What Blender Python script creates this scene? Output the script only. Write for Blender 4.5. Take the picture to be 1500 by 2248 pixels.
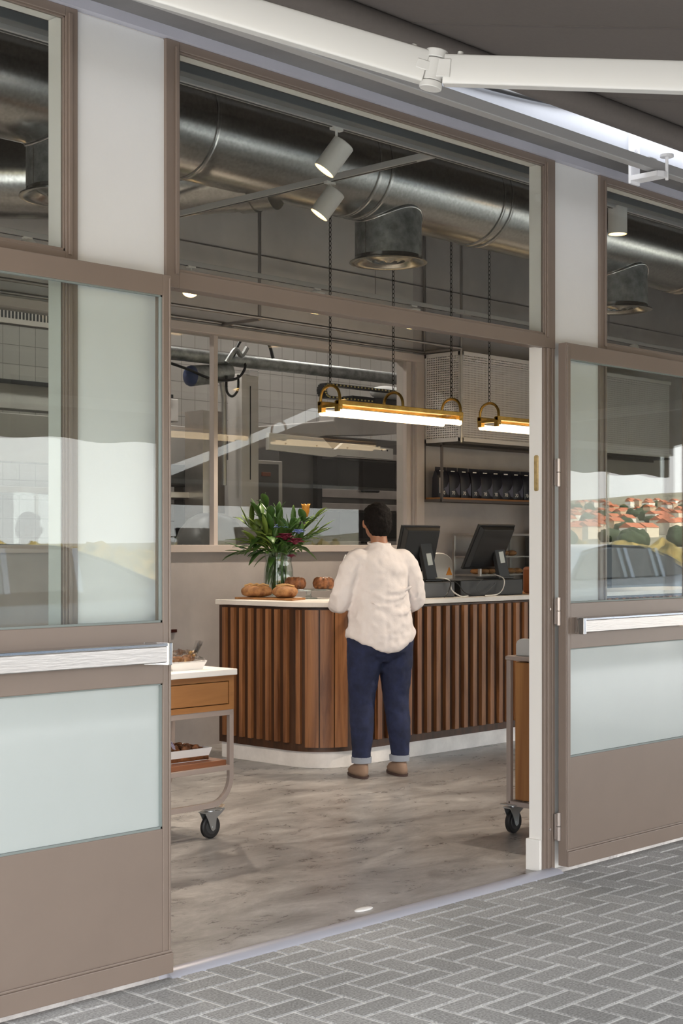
import bpy, bmesh, math, random
from mathutils import Vector, Matrix, noise
R = math.radians
PI = math.pi
random.seed(7)
scene = bpy.context.scene
for o in list(bpy.data.objects):
    bpy.data.objects.remove(o, do_unlink=True)
C = scene.collection

# ---------------------------------------------------------------- camera, sky, sun, exposure
cam_d = bpy.data.cameras.new('camera')
cam = bpy.data.objects.new('camera', cam_d)
C.objects.link(cam)
cam.location = (0, 0, 1.4)
cam.rotation_euler = (R(90), 0, -math.atan2(.7233, .6905))
cam_d.sensor_fit = 'VERTICAL'
cam_d.sensor_height = 36
cam_d.lens = 36 * 3300 / 2248
cam_d.shift_y = 76 / 2248
cam_d.clip_end = 3000
scene.camera = cam
scene.view_settings.view_transform = 'Standard'
scene.view_settings.look = 'None'
scene.view_settings.gamma = 1
scene.view_settings.use_curve_mapping = False
scene.view_settings.exposure = 1.0

world = bpy.data.worlds.new('World')
scene.world = world
world.use_nodes = True
wn = world.node_tree
wn.nodes.clear()
wo = wn.nodes.new('ShaderNodeOutputWorld')
bg = wn.nodes.new('ShaderNodeBackground')
tc = wn.nodes.new('ShaderNodeTexCoord')
sp = wn.nodes.new('ShaderNodeSeparateXYZ')
rp = wn.nodes.new('ShaderNodeValToRGB')
wn.links.new(tc.outputs['Generated'], sp.inputs[0])
wn.links.new(sp.outputs['Z'], rp.inputs[0])
rp.color_ramp.elements[0].position = 0.0
rp.color_ramp.elements[0].color = (.84, .825, .81, 1)
rp.color_ramp.elements[1].position = .5
rp.color_ramp.elements[1].color = (.79,.81,.85, 1)
wn.links.new(rp.outputs[0], bg.inputs[0])
bg.inputs[1].default_value = 3.3
wn.links.new(bg.outputs[0], wo.inputs[0])

sd = bpy.data.lights.new('sun', 'SUN')
sd.energy = 12
sd.color = (1, .9, .76)
sd.angle = R(1.5)
sun = bpy.data.objects.new('sun', sd)
C.objects.link(sun)
sun.rotation_euler = Vector((-.25, -1, -.82)).to_track_quat('-Z', 'Y').to_euler()

# ---------------------------------------------------------------- helpers
def wloc(o):
    v = Vector((0, 0, 0))
    while o:
        v += Vector(o.location)
        o = o.parent
    return v

class MB:
    def __init__(s): s.v = []; s.f = []
    def add(s, vs, fs):
        n = len(s.v)
        s.v += [tuple(v) for v in vs]
        s.f += [tuple(n + i for i in f) for f in fs]
        return s
    def box(s, x0, x1, y0, y1, z0, z1):
        x0, x1 = min(x0, x1), max(x0, x1); y0, y1 = min(y0, y1), max(y0, y1); z0, z1 = min(z0, z1), max(z0, z1)
        return s.add([(x0,y0,z0),(x1,y0,z0),(x1,y1,z0),(x0,y1,z0),(x0,y0,z1),(x1,y0,z1),(x1,y1,z1),(x0,y1,z1)],
              [(0,3,2,1),(4,5,6,7),(0,1,5,4),(1,2,6,5),(2,3,7,6),(3,0,4,7)])
    def bar(s, p, q, w, h, up=(0,0,1)):
        p = Vector(p); q = Vector(q); d = (q-p).normalized(); u = Vector(up)
        if abs(d.dot(u)) > .98: u = Vector((1,0,0))
        sx = d.cross(u).normalized(); uu = sx.cross(d).normalized()
        vs = []
        for c in (p, q):
            for a, b in ((-1,-1),(1,-1),(1,1),(-1,1)):
                vs.append(c + sx*(a*w/2) + uu*(b*h/2))
        return s.add(vs, [(0,1,2,3),(7,6,5,4),(0,4,5,1),(1,5,6,2),(2,6,7,3),(3,7,4,0)])
    def ring(s, c, ax, r, n, ry=None, ref=None):
        ax = Vector(ax).normalized()
        ref = Vector(ref) if ref else (Vector((0,0,1)) if abs(ax.z) < .9 else Vector((1,0,0)))
        a = ax.cross(ref).normalized(); b = ax.cross(a).normalized()
        ry = r if ry is None else ry
        return [Vector(c) + a*(math.cos(2*PI*i/n)*r) + b*(math.sin(2*PI*i/n)*ry) for i in range(n)]
    def loft(s, rings, caps=True, closed=False):
        n = len(rings[0]); vs = [v for r in rings for v in r]; fs = []
        m = len(rings)
        for k in range(m if closed else m-1):
            k2 = (k+1) % m
            for i in range(n):
                j = (i+1) % n
                fs.append((k*n+i, k*n+j, k2*n+j, k2*n+i))
        if caps and not closed:
            fs.append(tuple(range(n-1, -1, -1)))
            fs.append(tuple(range((m-1)*n, m*n)))
        return s.add(vs, fs)
    def cyl(s, p, q, r0, r1=None, n=20, caps=True):
        r1 = r0 if r1 is None else r1
        d = Vector(q)-Vector(p)
        return s.loft([s.ring(p, d, r0, n), s.ring(q, d, r1, n)], caps)
    def tube(s, pts, r, n=10, closed=False, rs=None, flat=1.0):
        pts = [Vector(p) for p in pts]; m = len(pts); rings = []
        prev = None
        for i, p in enumerate(pts):
            a = pts[(i-1) % m] if (closed or i > 0) else p
            b = pts[(i+1) % m] if (closed or i < m-1) else p
            d = (b-a).normalized()
            if prev is None:
                ref = Vector((0,0,1)) if abs(d.z) < .9 else Vector((1,0,0))
                x = d.cross(ref).normalized()
            else:
                x = (prev - d*prev.dot(d)).normalized()
            prev = x; y = d.cross(x)
            rr = rs[i] if rs else r
            rings.append([p + x*(math.cos(2*PI*k/n)*rr) + y*(math.sin(2*PI*k/n)*rr*flat) for k in range(n)])
        return s.loft(rings, True, closed)
    def lathe(s, prof, c=(0,0,0), n=32, ax='z', squash=None):
        c = Vector(c); rings = []
        for r, h in prof:
            ring = []
            for i in range(n):
                a = 2*PI*i/n; k = squash(a) if squash else 1
                ring.append(c + (Vector((math.cos(a)*r*k, math.sin(a)*r*k, h)) if ax == 'z' else (Vector((math.cos(a)*r, h, math.sin(a)*r)) if ax == 'y' else Vector((h, math.cos(a)*r, math.sin(a)*r)))))
            rings.append(ring)
        return s.loft(rings)
    def ell(s, c, rx, ry, rz, n=20, m=12, rot=None):
        rings = []; c = Vector(c)
        for k in range(m+1):
            t = -PI/2 + PI*k/m; cr = max(math.cos(t), .001)
            ring = []
            for i in range(n):
                a = 2*PI*i/n
                v = Vector((math.cos(a)*cr*rx, math.sin(a)*cr*ry, math.sin(t)*rz))
                if rot: v = rot @ v
                ring.append(c+v)
            rings.append(ring)
        return s.loft(rings)
    def prism(s, poly, a0, a1, ax='z'):
        def P(u, v, w):
            return (u, v, w) if ax == 'z' else ((u, w, v) if ax == 'y' else (w, u, v))
        n = len(poly)
        vs = [P(u, v, a0) for u, v in poly] + [P(u, v, a1) for u, v in poly]
        fs = [tuple(range(n-1, -1, -1)), tuple(range(n, 2*n))] + [(i, (i+1) % n, n+(i+1) % n, n+i) for i in range(n)]
        return s.add(vs, fs)
    def build(s, name, m, parent=None, bevel=0, smooth=False, mods=None):
        me = bpy.data.meshes.new(name)
        off = wloc(parent) if parent else Vector((0,0,0))
        me.from_pydata([tuple(Vector(v)-off) for v in s.v], [], s.f)
        bm = bmesh.new(); bm.from_mesh(me)
        bmesh.ops.recalc_face_normals(bm, faces=bm.faces)
        bm.to_mesh(me); bm.free()
        me.materials.append(m)
        o = bpy.data.objects.new(name, me)
        C.objects.link(o)
        if parent: o.parent = parent
        if smooth:
            me.polygons.foreach_set('use_smooth', [True]*len(me.polygons))
            if smooth != 'all':
                try:
                    me.set_sharp_from_angle(angle=R(38))
                except Exception:
                    pass
        if bevel:
            b = o.modifiers.new('bevel', 'BEVEL'); b.width = bevel; b.segments = 2; b.limit_method = 'ANGLE'; b.angle_limit = R(40)
        for k in (mods or []):
            k(o)
        return o

def thing(name, label, cat, loc=(0,0,0), group=None, kind=None):
    o = bpy.data.objects.new(name, None); C.objects.link(o); o.location = loc
    o.empty_display_size = .1
    return tag(o, label, cat, group, kind)
def tag(o, label=None, cat=None, group=None, kind=None):
    if label: o['label'] = label
    if cat: o['category'] = cat
    if group: o['group'] = group
    if kind: o['kind'] = kind
    return o
def copy_tree(o, parent=None):
    c = o.copy(); C.objects.link(c)
    if parent: c.parent = parent
    for ch in [x for x in bpy.data.objects if x.parent == o and x != c]:
        copy_tree(ch, c)
    return c
def dup(o, loc, label=None, rz=None, group=None):
    c = copy_tree(o); c.location = loc
    if rz is not None: c.rotation_euler.z = rz
    if label: c['label'] = label
    if group: c['group'] = group
    return c
def remesh(v, sm=6, smf=.5):
    def f(o):
        m = o.modifiers.new('remesh', 'REMESH'); m.mode = 'VOXEL'; m.voxel_size = v; m.use_smooth_shade = True
        if sm:
            s2 = o.modifiers.new('smooth', 'SMOOTH'); s2.iterations = sm; s2.factor = smf
    return f
def disp(strength, size):
    def f(o):
        t = bpy.data.textures.new('folds', 'CLOUDS'); t.noise_scale = size; t.noise_depth = 1
        d = o.modifiers.new('folds', 'DISPLACE'); d.texture = t; d.strength = strength; d.mid_level = .5
    return f
def text_part(txt, size, name, m, parent, loc, rot, ext=.0006):
    cu = bpy.data.curves.new(name, 'FONT'); cu.body = txt; cu.size = size; cu.extrude = ext; cu.align_x = 'CENTER'; cu.align_y = 'CENTER'
    to = bpy.data.objects.new(name, cu); C.objects.link(to)
    dg = bpy.context.evaluated_depsgraph_get()
    me = bpy.data.meshes.new_from_object(to.evaluated_get(dg))
    bpy.data.objects.remove(to, do_unlink=True)
    me.materials.clear(); me.materials.append(m)
    o = bpy.data.objects.new(name, me); C.objects.link(o)
    o.parent = parent; o.location = loc; o.rotation_euler = rot
    return o

# ---------------------------------------------------------------- materials
MATS = {}
def mat(name, col, rough=.5, metal=0, var=0, vscale=5, bump=0, bscale=40, emit=None, estr=0, coat=0, trans=0, stretch=None, col2=None, spec=None, sss=0):
    m = bpy.data.materials.new(name); m.use_nodes = True
    nt = m.node_tree; b = nt.nodes['Principled BSDF']
    b.inputs['Base Color'].default_value = (*col, 1)
    b.inputs['Roughness'].default_value = rough
    b.inputs['Metallic'].default_value = metal
    if coat: b.inputs['Coat Weight'].default_value = coat; b.inputs['Coat Roughness'].default_value = .06
    if trans: b.inputs['Transmission Weight'].default_value = trans
    if spec is not None: b.inputs['Specular IOR Level'].default_value = spec
    if sss: b.inputs['Subsurface Weight'].default_value = sss; b.inputs['Subsurface Scale'].default_value = .02
    if emit:
        b.inputs['Emission Color'].default_value = (*emit, 1); b.inputs['Emission Strength'].default_value = estr
    if var or bump:
        t = nt.nodes.new('ShaderNodeTexCoord'); mp = nt.nodes.new('ShaderNodeMapping')
        nt.links.new(t.outputs['Object'], mp.inputs[0])
        if stretch: mp.inputs['Scale'].default_value = stretch
        if var:
            n = nt.nodes.new('ShaderNodeTexNoise'); n.inputs['Scale'].default_value = vscale; n.inputs['Detail'].default_value = 8; n.inputs['Roughness'].default_value = .62
            r = nt.nodes.new('ShaderNodeValToRGB')
            c2 = col2 or tuple(min(1, c*(1+var)) for c in col)
            c1 = tuple(c*(1-var) for c in col) if not col2 else col
            r.color_ramp.elements[0].position = .33; r.color_ramp.elements[0].color = (*c1, 1)
            r.color_ramp.elements[1].position = .67; r.color_ramp.elements[1].color = (*c2, 1)
            nt.links.new(mp.outputs[0], n.inputs['Vector']); nt.links.new(n.outputs[0], r.inputs[0]); nt.links.new(r.outputs[0], b.inputs['Base Color'])
        if bump:
            n2 = nt.nodes.new('ShaderNodeTexNoise'); n2.inputs['Scale'].default_value = bscale; n2.inputs['Detail'].default_value = 5
            bp = nt.nodes.new('ShaderNodeBump'); bp.inputs['Strength'].default_value = bump; bp.inputs['Distance'].default_value = .01
            nt.links.new(mp.outputs[0], n2.inputs['Vector']); nt.links.new(n2.outputs[0], bp.inputs['Height']); nt.links.new(bp.outputs[0], b.inputs['Normal'])
    MATS[name] = m
    return m

def glass_mat(name, tint=(.95,.965,.955), f0=.036, power=5.0):
    m = bpy.data.materials.new(name); m.use_nodes = True; nt = m.node_tree; nt.nodes.clear()
    out = nt.nodes.new('ShaderNodeOutputMaterial'); mix = nt.nodes.new('ShaderNodeMixShader')
    tr = nt.nodes.new('ShaderNodeBsdfTransparent'); gl = nt.nodes.new('ShaderNodeBsdfGlossy')
    tr.inputs[0].default_value = (*tint, 1); gl.inputs['Roughness'].default_value = 0.0
    ge = nt.nodes.new('ShaderNodeNewGeometry'); dt = nt.nodes.new('ShaderNodeVectorMath'); dt.operation = 'DOT_PRODUCT'
    nt.links.new(ge.outputs['Incoming'], dt.inputs[0]); nt.links.new(ge.outputs['Normal'], dt.inputs[1])
    def mth(op, a, b=None):
        n = nt.nodes.new('ShaderNodeMath'); n.operation = op
        for i, x in enumerate((a, b)):
            if x is None: continue
            if isinstance(x, (int, float)): n.inputs[i].default_value = x
            else: nt.links.new(x, n.inputs[i])
        return n.outputs[0]
    c = mth('ABSOLUTE', dt.outputs['Value']); c = mth('SUBTRACT', 1.0, c); c = mth('POWER', c, power); c = mth('MULTIPLY', c, 1-f0); c = mth('ADD', c, f0)
    nt.links.new(c, mix.inputs[0]); nt.links.new(tr.outputs[0], mix.inputs[1]); nt.links.new(gl.outputs[0], mix.inputs[2]); nt.links.new(mix.outputs[0], out.inputs[0])
    return m

def wood_mat(name, c1, c2, axis='z', scale=18, rough=.45):
    m = bpy.data.materials.new(name); m.use_nodes = True; nt = m.node_tree; b = nt.nodes['Principled BSDF']
    b.inputs['Roughness'].default_value = rough
    t = nt.nodes.new('ShaderNodeTexCoord'); mp = nt.nodes.new('ShaderNodeMapping')
    s = {'z': (1,1,.06), 'x': (.06,1,1), 'y': (1,.06,1)}[axis]
    mp.inputs['Scale'].default_value = s
    nt.links.new(t.outputs['Object'], mp.inputs[0])
    n = nt.nodes.new('ShaderNodeTexNoise'); n.inputs['Scale'].default_value = scale; n.inputs['Detail'].default_value = 9; n.inputs['Roughness'].default_value = .65; n.inputs['Distortion'].default_value = .6
    r = nt.nodes.new('ShaderNodeValToRGB')
    r.color_ramp.elements[0].position = .34; r.color_ramp.elements[0].color = (*c1, 1)
    r.color_ramp.elements[1].position = .68; r.color_ramp.elements[1].color = (*c2, 1)
    nt.links.new(mp.outputs[0], n.inputs['Vector']); nt.links.new(n.outputs[0], r.inputs[0]); nt.links.new(r.outputs[0], b.inputs['Base Color'])
    bp = nt.nodes.new('ShaderNodeBump'); bp.inputs['Strength'].default_value = .15; bp.inputs['Distance'].default_value = .004
    nt.links.new(n.outputs[0], bp.inputs['Height']); nt.links.new(bp.outputs[0], b.inputs['Normal'])
    return m

TAUPE = mat('taupe_paint', (.183,.142,.115), .38, 0, .05, 2.5)
WHITEW = mat('white_render', (.63,.63,.62), .8, 0, .03, 1.5, .08, 30)
CREAM = mat('cream_paint', (.74,.715,.67), .6)
TRIMG = mat('lilac_grey_flashing', (.42,.42,.47), .45, 0, .05, 4)
SOFF = mat('grey_soffit', (.16,.155,.155), .7, 0, .25, 1.2)
FASC = mat('pale_fascia', (.50,.52,.57), .6, 0, .05, 2)
GLASS = glass_mat('clear_glass')
GLASSG = glass_mat('green_tinted_glass', (.955,.98,.97), .036)
FROST = mat('frosted_green_white_glass', (.39,.43,.42), .35, 0, .03, 1.2, coat=1.0)
STEEL = mat('brushed_stainless', (.50,.48,.46), .34, 1, .05, 6, .05, 200, stretch=(.1,1,1))
CHROME = mat('chrome', (.75,.75,.75), .12, 1)
GALV = mat('galvanised_steel', (.40,.395,.385), .24, .97, .14, 55, .04, 5)
GALVM = mat('matt_galvanised_steel', (.30,.31,.31), .5, .8, .35, 14)
AWN = mat('awning_fabric', (.13,.112,.10), .9, 0, .04, 60)
AWNW = mat('cream_white_powder_coat', (.57,.565,.54), .35)
RUB = mat('black_rubber', (.012,.012,.013), .5)
BLK = mat('black_plastic', (.012,.012,.013), .42)
DGREY = mat('dark_grey_plastic', (.035,.036,.038), .4)
GREYP = mat('light_grey_plastic', (.45,.45,.45), .45)
WHT = mat('white_plastic', (.75,.73,.70), .45)
PAPER = mat('white_card', (.80,.78,.76), .7)
CEIL = mat('dark_grey_ceiling', (.16,.15,.14), .85, 0, .2, 2)
PLAST = mat('grey_plaster_wall', (.52,.49,.47), .85, 0, .12, 1.6, .05, 60)
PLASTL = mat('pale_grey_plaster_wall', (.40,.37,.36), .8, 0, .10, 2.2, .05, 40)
KFRAME = mat('pinkish_white_steel', (.52,.46,.43), .5)
PIPE = mat('dark_steel_tube', (.33,.31,.30), .35, .8)
BRASS = mat('aged_brass', (.50,.31,.08), .3, 1, .25, 12)
TUBEL = mat('warm_lamp_tube', (1,.85,.6), .4, emit=(1,.74,.44), estr=2.6)
SPOTE = mat('spot_lamp_glow', (1,.8,.5), .4, emit=(1,.62,.25), estr=9)
WOODC = wood_mat('walnut_slats', (.12,.042,.015), (.38,.165,.064), 'z', 16, .4)
WOODB = wood_mat('dark_walnut_backing', (.028,.011,.005), (.085,.034,.014), 'z', 14, .45)
WOODT = wood_mat('honey_plywood', (.22,.09,.028), (.43,.205,.07), 'z', 9, .4)
WOODTX = wood_mat('honey_plywood_drawer', (.20,.08,.025), (.40,.185,.062), 'x', 7, .4)
STONE = mat('pale_stone_top', (.80,.75,.70), .4, 0, .06, 8)
STONEB = mat('white_marble_base', (.88,.85,.83), .4, 0, .12, 5)
METALT = mat('taupe_tube_paint', (.33,.27,.24), .4)
MARBW = mat('white_slab', (.78,.76,.74), .35)
BREAD = mat('crusty_bread', (.16,.06,.018), .7, 0, 0.6, 22, .6, 30, col2=(.45,.22,.08))
CAKE = mat('brown_bundt_cake', (.07,.022,.008), .6, 0, .6, 30, .5, 40, col2=(.34,.13,.045))
SUGAR = mat('icing_sugar_dust', (.75,.68,.62), .9)
LEAF = mat('glossy_green_leaf', (.03,.08,.015), .38, 0, .5, 9, col2=(.09,.19,.04))
LEAF2 = mat('yellow_green_leaf', (.13,.20,.03), .45, 0, .4, 12)
STEM = mat('green_stem', (.10,.17,.05), .5)
BURG = mat('burgundy_petal', (.14,.006,.03), .6)
BLUEF = mat('blue_petal', (.14,.20,.45), .6)
ORANGE = mat('orange_petal', (.75,.33,.05), .5)
DEN = mat('dark_blue_denim', (.012,.018,.055), .85, 0, .35, 14, .15, 300)
SHIRT = mat('off_white_cotton', (.80,.74,.73), .85, 0, .03, 8, .12, 120)
HAIR = mat('black_hair', (.006,.004,.0035), .8, 0, .5, 60, .6, 90, spec=.2)
SKIN = mat('warm_skin', (.36,.17,.10), .5, sss=.1)
SHOE = mat('tan_suede', (.27,.18,.13), .8)
SOLE = mat('brown_rubber_sole', (.07,.04,.035), .7)
CUFF = mat('pale_denim_cuff', (.30,.33,.39), .85)
TILE = None
def grid_mat(name, base, line, pitch, lw, axes=(0, 2), rough=.3, holes=False, var=.06):
    """square grid pattern (tile joints) or punched holes, in object coordinates"""
    m = bpy.data.materials.new(name); m.use_nodes = True; nt = m.node_tree; b = nt.nodes['Principled BSDF']
    b.inputs['Roughness'].default_value = rough
    t = nt.nodes.new('ShaderNodeTexCoord'); s = nt.nodes.new('ShaderNodeSeparateXYZ'); nt.links.new(t.outputs['Object'], s.inputs[0])
    def mth(op, a, b2=None):
        n = nt.nodes.new('ShaderNodeMath'); n.operation = op
        for i, x in enumerate((a, b2)):
            if x is None: continue
            if isinstance(x, (int, float)): n.inputs[i].default_value = x
            else: nt.links.new(x, n.inputs[i])
        return n.outputs[0]
    ds = []
    for a in axes:
        u = mth('ADD', s.outputs[a], 100.0); u = mth('DIVIDE', u, pitch); u = mth('FRACT', u); u = mth('SUBTRACT', u, .5); u = mth('ABSOLUTE', u)
        ds.append(u)
    if holes:
        d = mth('ADD', mth('MULTIPLY', ds[0], ds[0]), mth('MULTIPLY', ds[1], ds[1]))
        f = mth('LESS_THAN', d, (lw/pitch/2)**2)
    else:
        f = mth('GREATER_THAN', mth('MAXIMUM', ds[0], ds[1]), .5 - lw/pitch/2)
    mx = nt.nodes.new('ShaderNodeMix'); mx.data_type = 'RGBA'
    nt.links.new(f, mx.inputs[0]); mx.inputs[7].default_value = (*line, 1)
    n = nt.nodes.new('ShaderNodeTexNoise'); n.inputs['Scale'].default_value = 1.7
    r = nt.nodes.new('ShaderNodeValToRGB'); r.color_ramp.elements[0].position = .3; r.color_ramp.elements[1].position = .7
    r.color_ramp.elements[0].color = (*[c*(1-var) for c in base], 1); r.color_ramp.elements[1].color = (*[c*(1+var) for c in base], 1)
    nt.links.new(t.outputs['Object'], n.inputs['Vector']); nt.links.new(n.outputs[0], r.inputs[0]); nt.links.new(r.outputs[0], mx.inputs[6])
    nt.links.new(mx.outputs[2], b.inputs['Base Color'])
    if holes:
        inv = mth('SUBTRACT', 1.0, f); nt.links.new(inv, b.inputs['Alpha'])
    return m
TILE = grid_mat('square_wall_tiles', (.36,.335,.315), (.17,.155,.145), .165, .006)
PERF_XZ = grid_mat('perforated_sheet_front', (.62,.59,.575), (0,0,0), .0185, .0105, (0, 2), .5, True)
PERF_YZ = grid_mat('perforated_sheet_side', (.62,.59,.575), (0,0,0), .0185, .0105, (1, 2), .5, True)

def floor_mat():
    m = bpy.data.materials.new('polished_concrete'); m.use_nodes = True; nt = m.node_tree; b = nt.nodes['Principled BSDF']
    t = nt.nodes.new('ShaderNodeTexCoord'); mp = nt.nodes.new('ShaderNodeMapping'); mp.inputs['Scale'].default_value = (.75, 1.5, 1); mp.inputs['Rotation'].default_value = (0, 0, R(-35))
    nt.links.new(t.outputs['Object'], mp.inputs[0])
    n1 = nt.nodes.new('ShaderNodeTexNoise'); n1.inputs['Scale'].default_value = 2.1; n1.inputs['Detail'].default_value = 12; n1.inputs['Roughness'].default_value = .76; n1.inputs['Distortion'].default_value = .6
    r1 = nt.nodes.new('ShaderNodeValToRGB')
    r1.color_ramp.elements[0].position = .3; r1.color_ramp.elements[0].color = (.13,.122,.12, 1)
    r1.color_ramp.elements[1].position = .72; r1.color_ramp.elements[1].color = (.52,.505,.495, 1)
    n2 = nt.nodes.new('ShaderNodeTexNoise'); n2.inputs['Scale'].default_value = 5.5; n2.inputs['Detail'].default_value = 15; n2.inputs['Roughness'].default_value = .78; n2.inputs['Distortion'].default_value = .5
    r2 = nt.nodes.new('ShaderNodeValToRGB')
    r2.color_ramp.elements[0].position = .30; r2.color_ramp.elements[0].color = (.62,.61,.61, 1)
    r2.color_ramp.elements[1].position = .52; r2.color_ramp.elements[1].color = (.98,.975,.97,1)
    e = r2.color_ramp.elements.new(.72); e.color = (1.35,1.35,1.35,1)
    mx = nt.nodes.new('ShaderNodeMix'); mx.data_type = 'RGBA'; mx.blend_type = 'MULTIPLY'; mx.inputs[0].default_value = 1
    for n in (n1, n2): nt.links.new(mp.outputs[0], n.inputs['Vector'])
    nt.links.new(n1.outputs[0], r1.inputs[0]); nt.links.new(n2.outputs[0], r2.inputs[0]); nt.links.new(r1.outputs[0], mx.inputs[6]); nt.links.new(r2.outputs[0], mx.inputs[7])
    nt.links.new(mx.outputs[2], b.inputs['Base Color'])
    rr = nt.nodes.new('ShaderNodeMapRange'); rr.inputs['To Min'].default_value = .17; rr.inputs['To Max'].default_value = .42
    nt.links.new(n2.outputs[0], rr.inputs[0]); nt.links.new(rr.outputs[0], b.inputs['Roughness'])
    bp = nt.nodes.new('ShaderNodeBump'); bp.inputs['Strength'].default_value = .12; bp.inputs['Distance'].default_value = .004
    nt.links.new(n2.outputs[0], bp.inputs['Height']); nt.links.new(bp.outputs[0], b.inputs['Normal'])
    return m
def struct(name, mb, m, **k):
    parent = k.pop('parent', None)
    o = mb.build(name, m, parent, **k)
    if not parent: o['kind'] = 'structure'
    return o
def sroot(name, loc):
    o = bpy.data.objects.new(name, None); C.objects.link(o); o.location = loc; o['kind'] = 'structure'
    o.empty_display_size = .1
    return o

# ---------------------------------------------------------------- ground outside
def paver_mat():
    m = bpy.data.materials.new('grey_concrete_paver'); m.use_nodes = True; nt = m.node_tree; b = nt.nodes['Principled BSDF']; b.inputs['Roughness'].default_value = .9
    t = nt.nodes.new('ShaderNodeTexCoord'); at = nt.nodes.new('ShaderNodeAttribute'); at.attribute_name = 'tone'
    n = nt.nodes.new('ShaderNodeTexNoise'); n.inputs['Scale'].default_value = 130; n.inputs['Detail'].default_value = 4
    n2 = nt.nodes.new('ShaderNodeTexNoise'); n2.inputs['Scale'].default_value = 1.4; n2.inputs['Detail'].default_value = 3
    nt.links.new(t.outputs['Object'], n.inputs['Vector']); nt.links.new(t.outputs['Object'], n2.inputs['Vector'])
    r = nt.nodes.new('ShaderNodeValToRGB'); r.color_ramp.elements[0].position = .3; r.color_ramp.elements[0].color = (.18,.178,.172,1); r.color_ramp.elements[1].position = .72; r.color_ramp.elements[1].color = (.42,.415,.40,1)
    nt.links.new(n.outputs[0], r.inputs[0])
    mr = nt.nodes.new('ShaderNodeMapRange'); mr.inputs['From Min'].default_value = .3; mr.inputs['From Max'].default_value = .7; mr.inputs['To Min'].default_value = .85; mr.inputs['To Max'].default_value = 1.2
    nt.links.new(n2.outputs[0], mr.inputs[0])
    mm = nt.nodes.new('ShaderNodeMath'); mm.operation = 'MULTIPLY'; nt.links.new(mr.outputs[0], mm.inputs[0]); nt.links.new(at.outputs['Fac'], mm.inputs[1])
    vm = nt.nodes.new('ShaderNodeVectorMath'); vm.operation = 'SCALE'; nt.links.new(r.outputs[0], vm.inputs[0]); nt.links.new(mm.outputs[0], vm.inputs['Scale'])
    nt.links.new(vm.outputs[0], b.inputs['Base Color'])
    bp = nt.nodes.new('ShaderNodeBump'); bp.inputs['Strength'].default_value = .3; bp.inputs['Distance'].default_value = .003
    nt.links.new(n.outputs[0], bp.inputs['Height']); nt.links.new(bp.outputs[0], b.inputs['Normal'])
    return m
def herringbone():
    ax, ay = .1085, .0935
    ox, oy = 3.725, 3.705 - ay
    vs = []; fs = []; tone = []
    g = .0046; ch = .004
    def brick(x0, x1, y0, y1):
        if y1 > 3.80 and y0 > 3.80: return
        n = len(vs)
        for d, z in ((0, -.012), (0, -ch), (ch, 0)):
            vs.extend([(x0+g+d, y0+g+d, z), (x1-g-d, y0+g+d, z), (x1-g-d, y1-g-d, z), (x0+g+d, y1-g-d, z)])
        for k in (0, 4):
            for i in range(4):
                j = (i+1) % 4; fs.append((n+k+i, n+k+j, n+k+4+j, n+k+4+i))
        fs.append((n+8, n+9, n+10, n+11))
        tone.extend([random.uniform(.86, 1.1)]*9)
    for i in range(-62, 34):
        for j in range(-60, 2):
            k = (i - j) % 4
            wx1 = ox - ax*i; wx0 = ox - ax*(i+1); wy0 = oy + ay*j; wy1 = oy + ay*(j+1)
            if not (0.2 < wx0 < 10 and -1.8 < wy0 < 3.8): continue
            if wy1 > 3.84: wy1 = 3.80
            if k == 0: brick(ox - ax*(i+2), wx1, wy0, min(wy1, 3.8))
            elif k == 3: brick(wx0, wx1, wy0, min(oy + ay*(j+2), 3.8))
    me = bpy.data.meshes.new('paving'); me.from_pydata(vs, [], fs)
    a = me.attributes.new('tone', 'FLOAT', 'FACE'); a.data.foreach_set('value', tone)
    me.materials.append(paver_mat())
    o = bpy.data.objects.new('paving', me); C.objects.link(o); o['kind'] = 'structure'; o.location.z = -.004
    return o
herringbone()
GROUT = mat('sandy_joint_mortar', (.66,.655,.63), .95, 0, .12, 30)
struct('ground', MB().box(-.5, 24, -2.2, 3.8, -.05, -.0075), GROUT)
ASPH = mat('asphalt', (.12,.12,.12), .9, 0, .2, 4)
struct('road', MB().box(-40, 70, -9, -2.2, -.12, -.03), ASPH)
FIELD = mat('dry_grass_ground', (.22,.17,.08), .95, 0, .5, .15, col2=(.34,.29,.13))
struct('field', MB().box(-400, 600, -160, -9, -.3, -.06), FIELD)

# ---------------------------------------------------------------- room shell
FY = 3.83
struct('floor', MB().box(-.5, 14, 3.84, 10.9, -.1, 0), floor_mat())
struct('ceiling', MB().box(-.5, 14, 3.92, 8.0, 4.25, 4.35), CEIL)
struct('ceiling', MB().box(3, 14, 8.0, 10.95, 4.05, 4.15), mat('kitchen_ceiling', (.5,.48,.46), .8))
struct('wall_left', MB().box(-.6, -.5, 3.9, 8.1, 0, 4.3), PLAST)
struct('wall_right', MB().box(14, 14.1, 3.9, 11, 0, 4.3), PLAST)
# back wall with the opening to the bakery
struct('wall_back', MB().box(-.5, 9.22, 8.0, 8.12, 2.95, 4.25), PLAST)
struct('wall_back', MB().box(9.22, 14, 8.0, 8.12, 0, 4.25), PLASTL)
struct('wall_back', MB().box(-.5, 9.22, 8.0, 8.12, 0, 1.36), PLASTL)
struct('wall_back', MB().box(-.5, 4.6, 8.0, 8.12, 1.36, 2.95), PLAST)
# joints in the upper wall
j = MB()
j.box(-.5, 14, 7.994, 8.0, 3.52, 3.53)
struct('trim_1', j, PIPE)
struct('trim_2', MB().box(4.2, 6.72, 7.985, 7.999, .808, .83), mat('dark_red_strip', (.05,.012,.01), .4))
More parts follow.
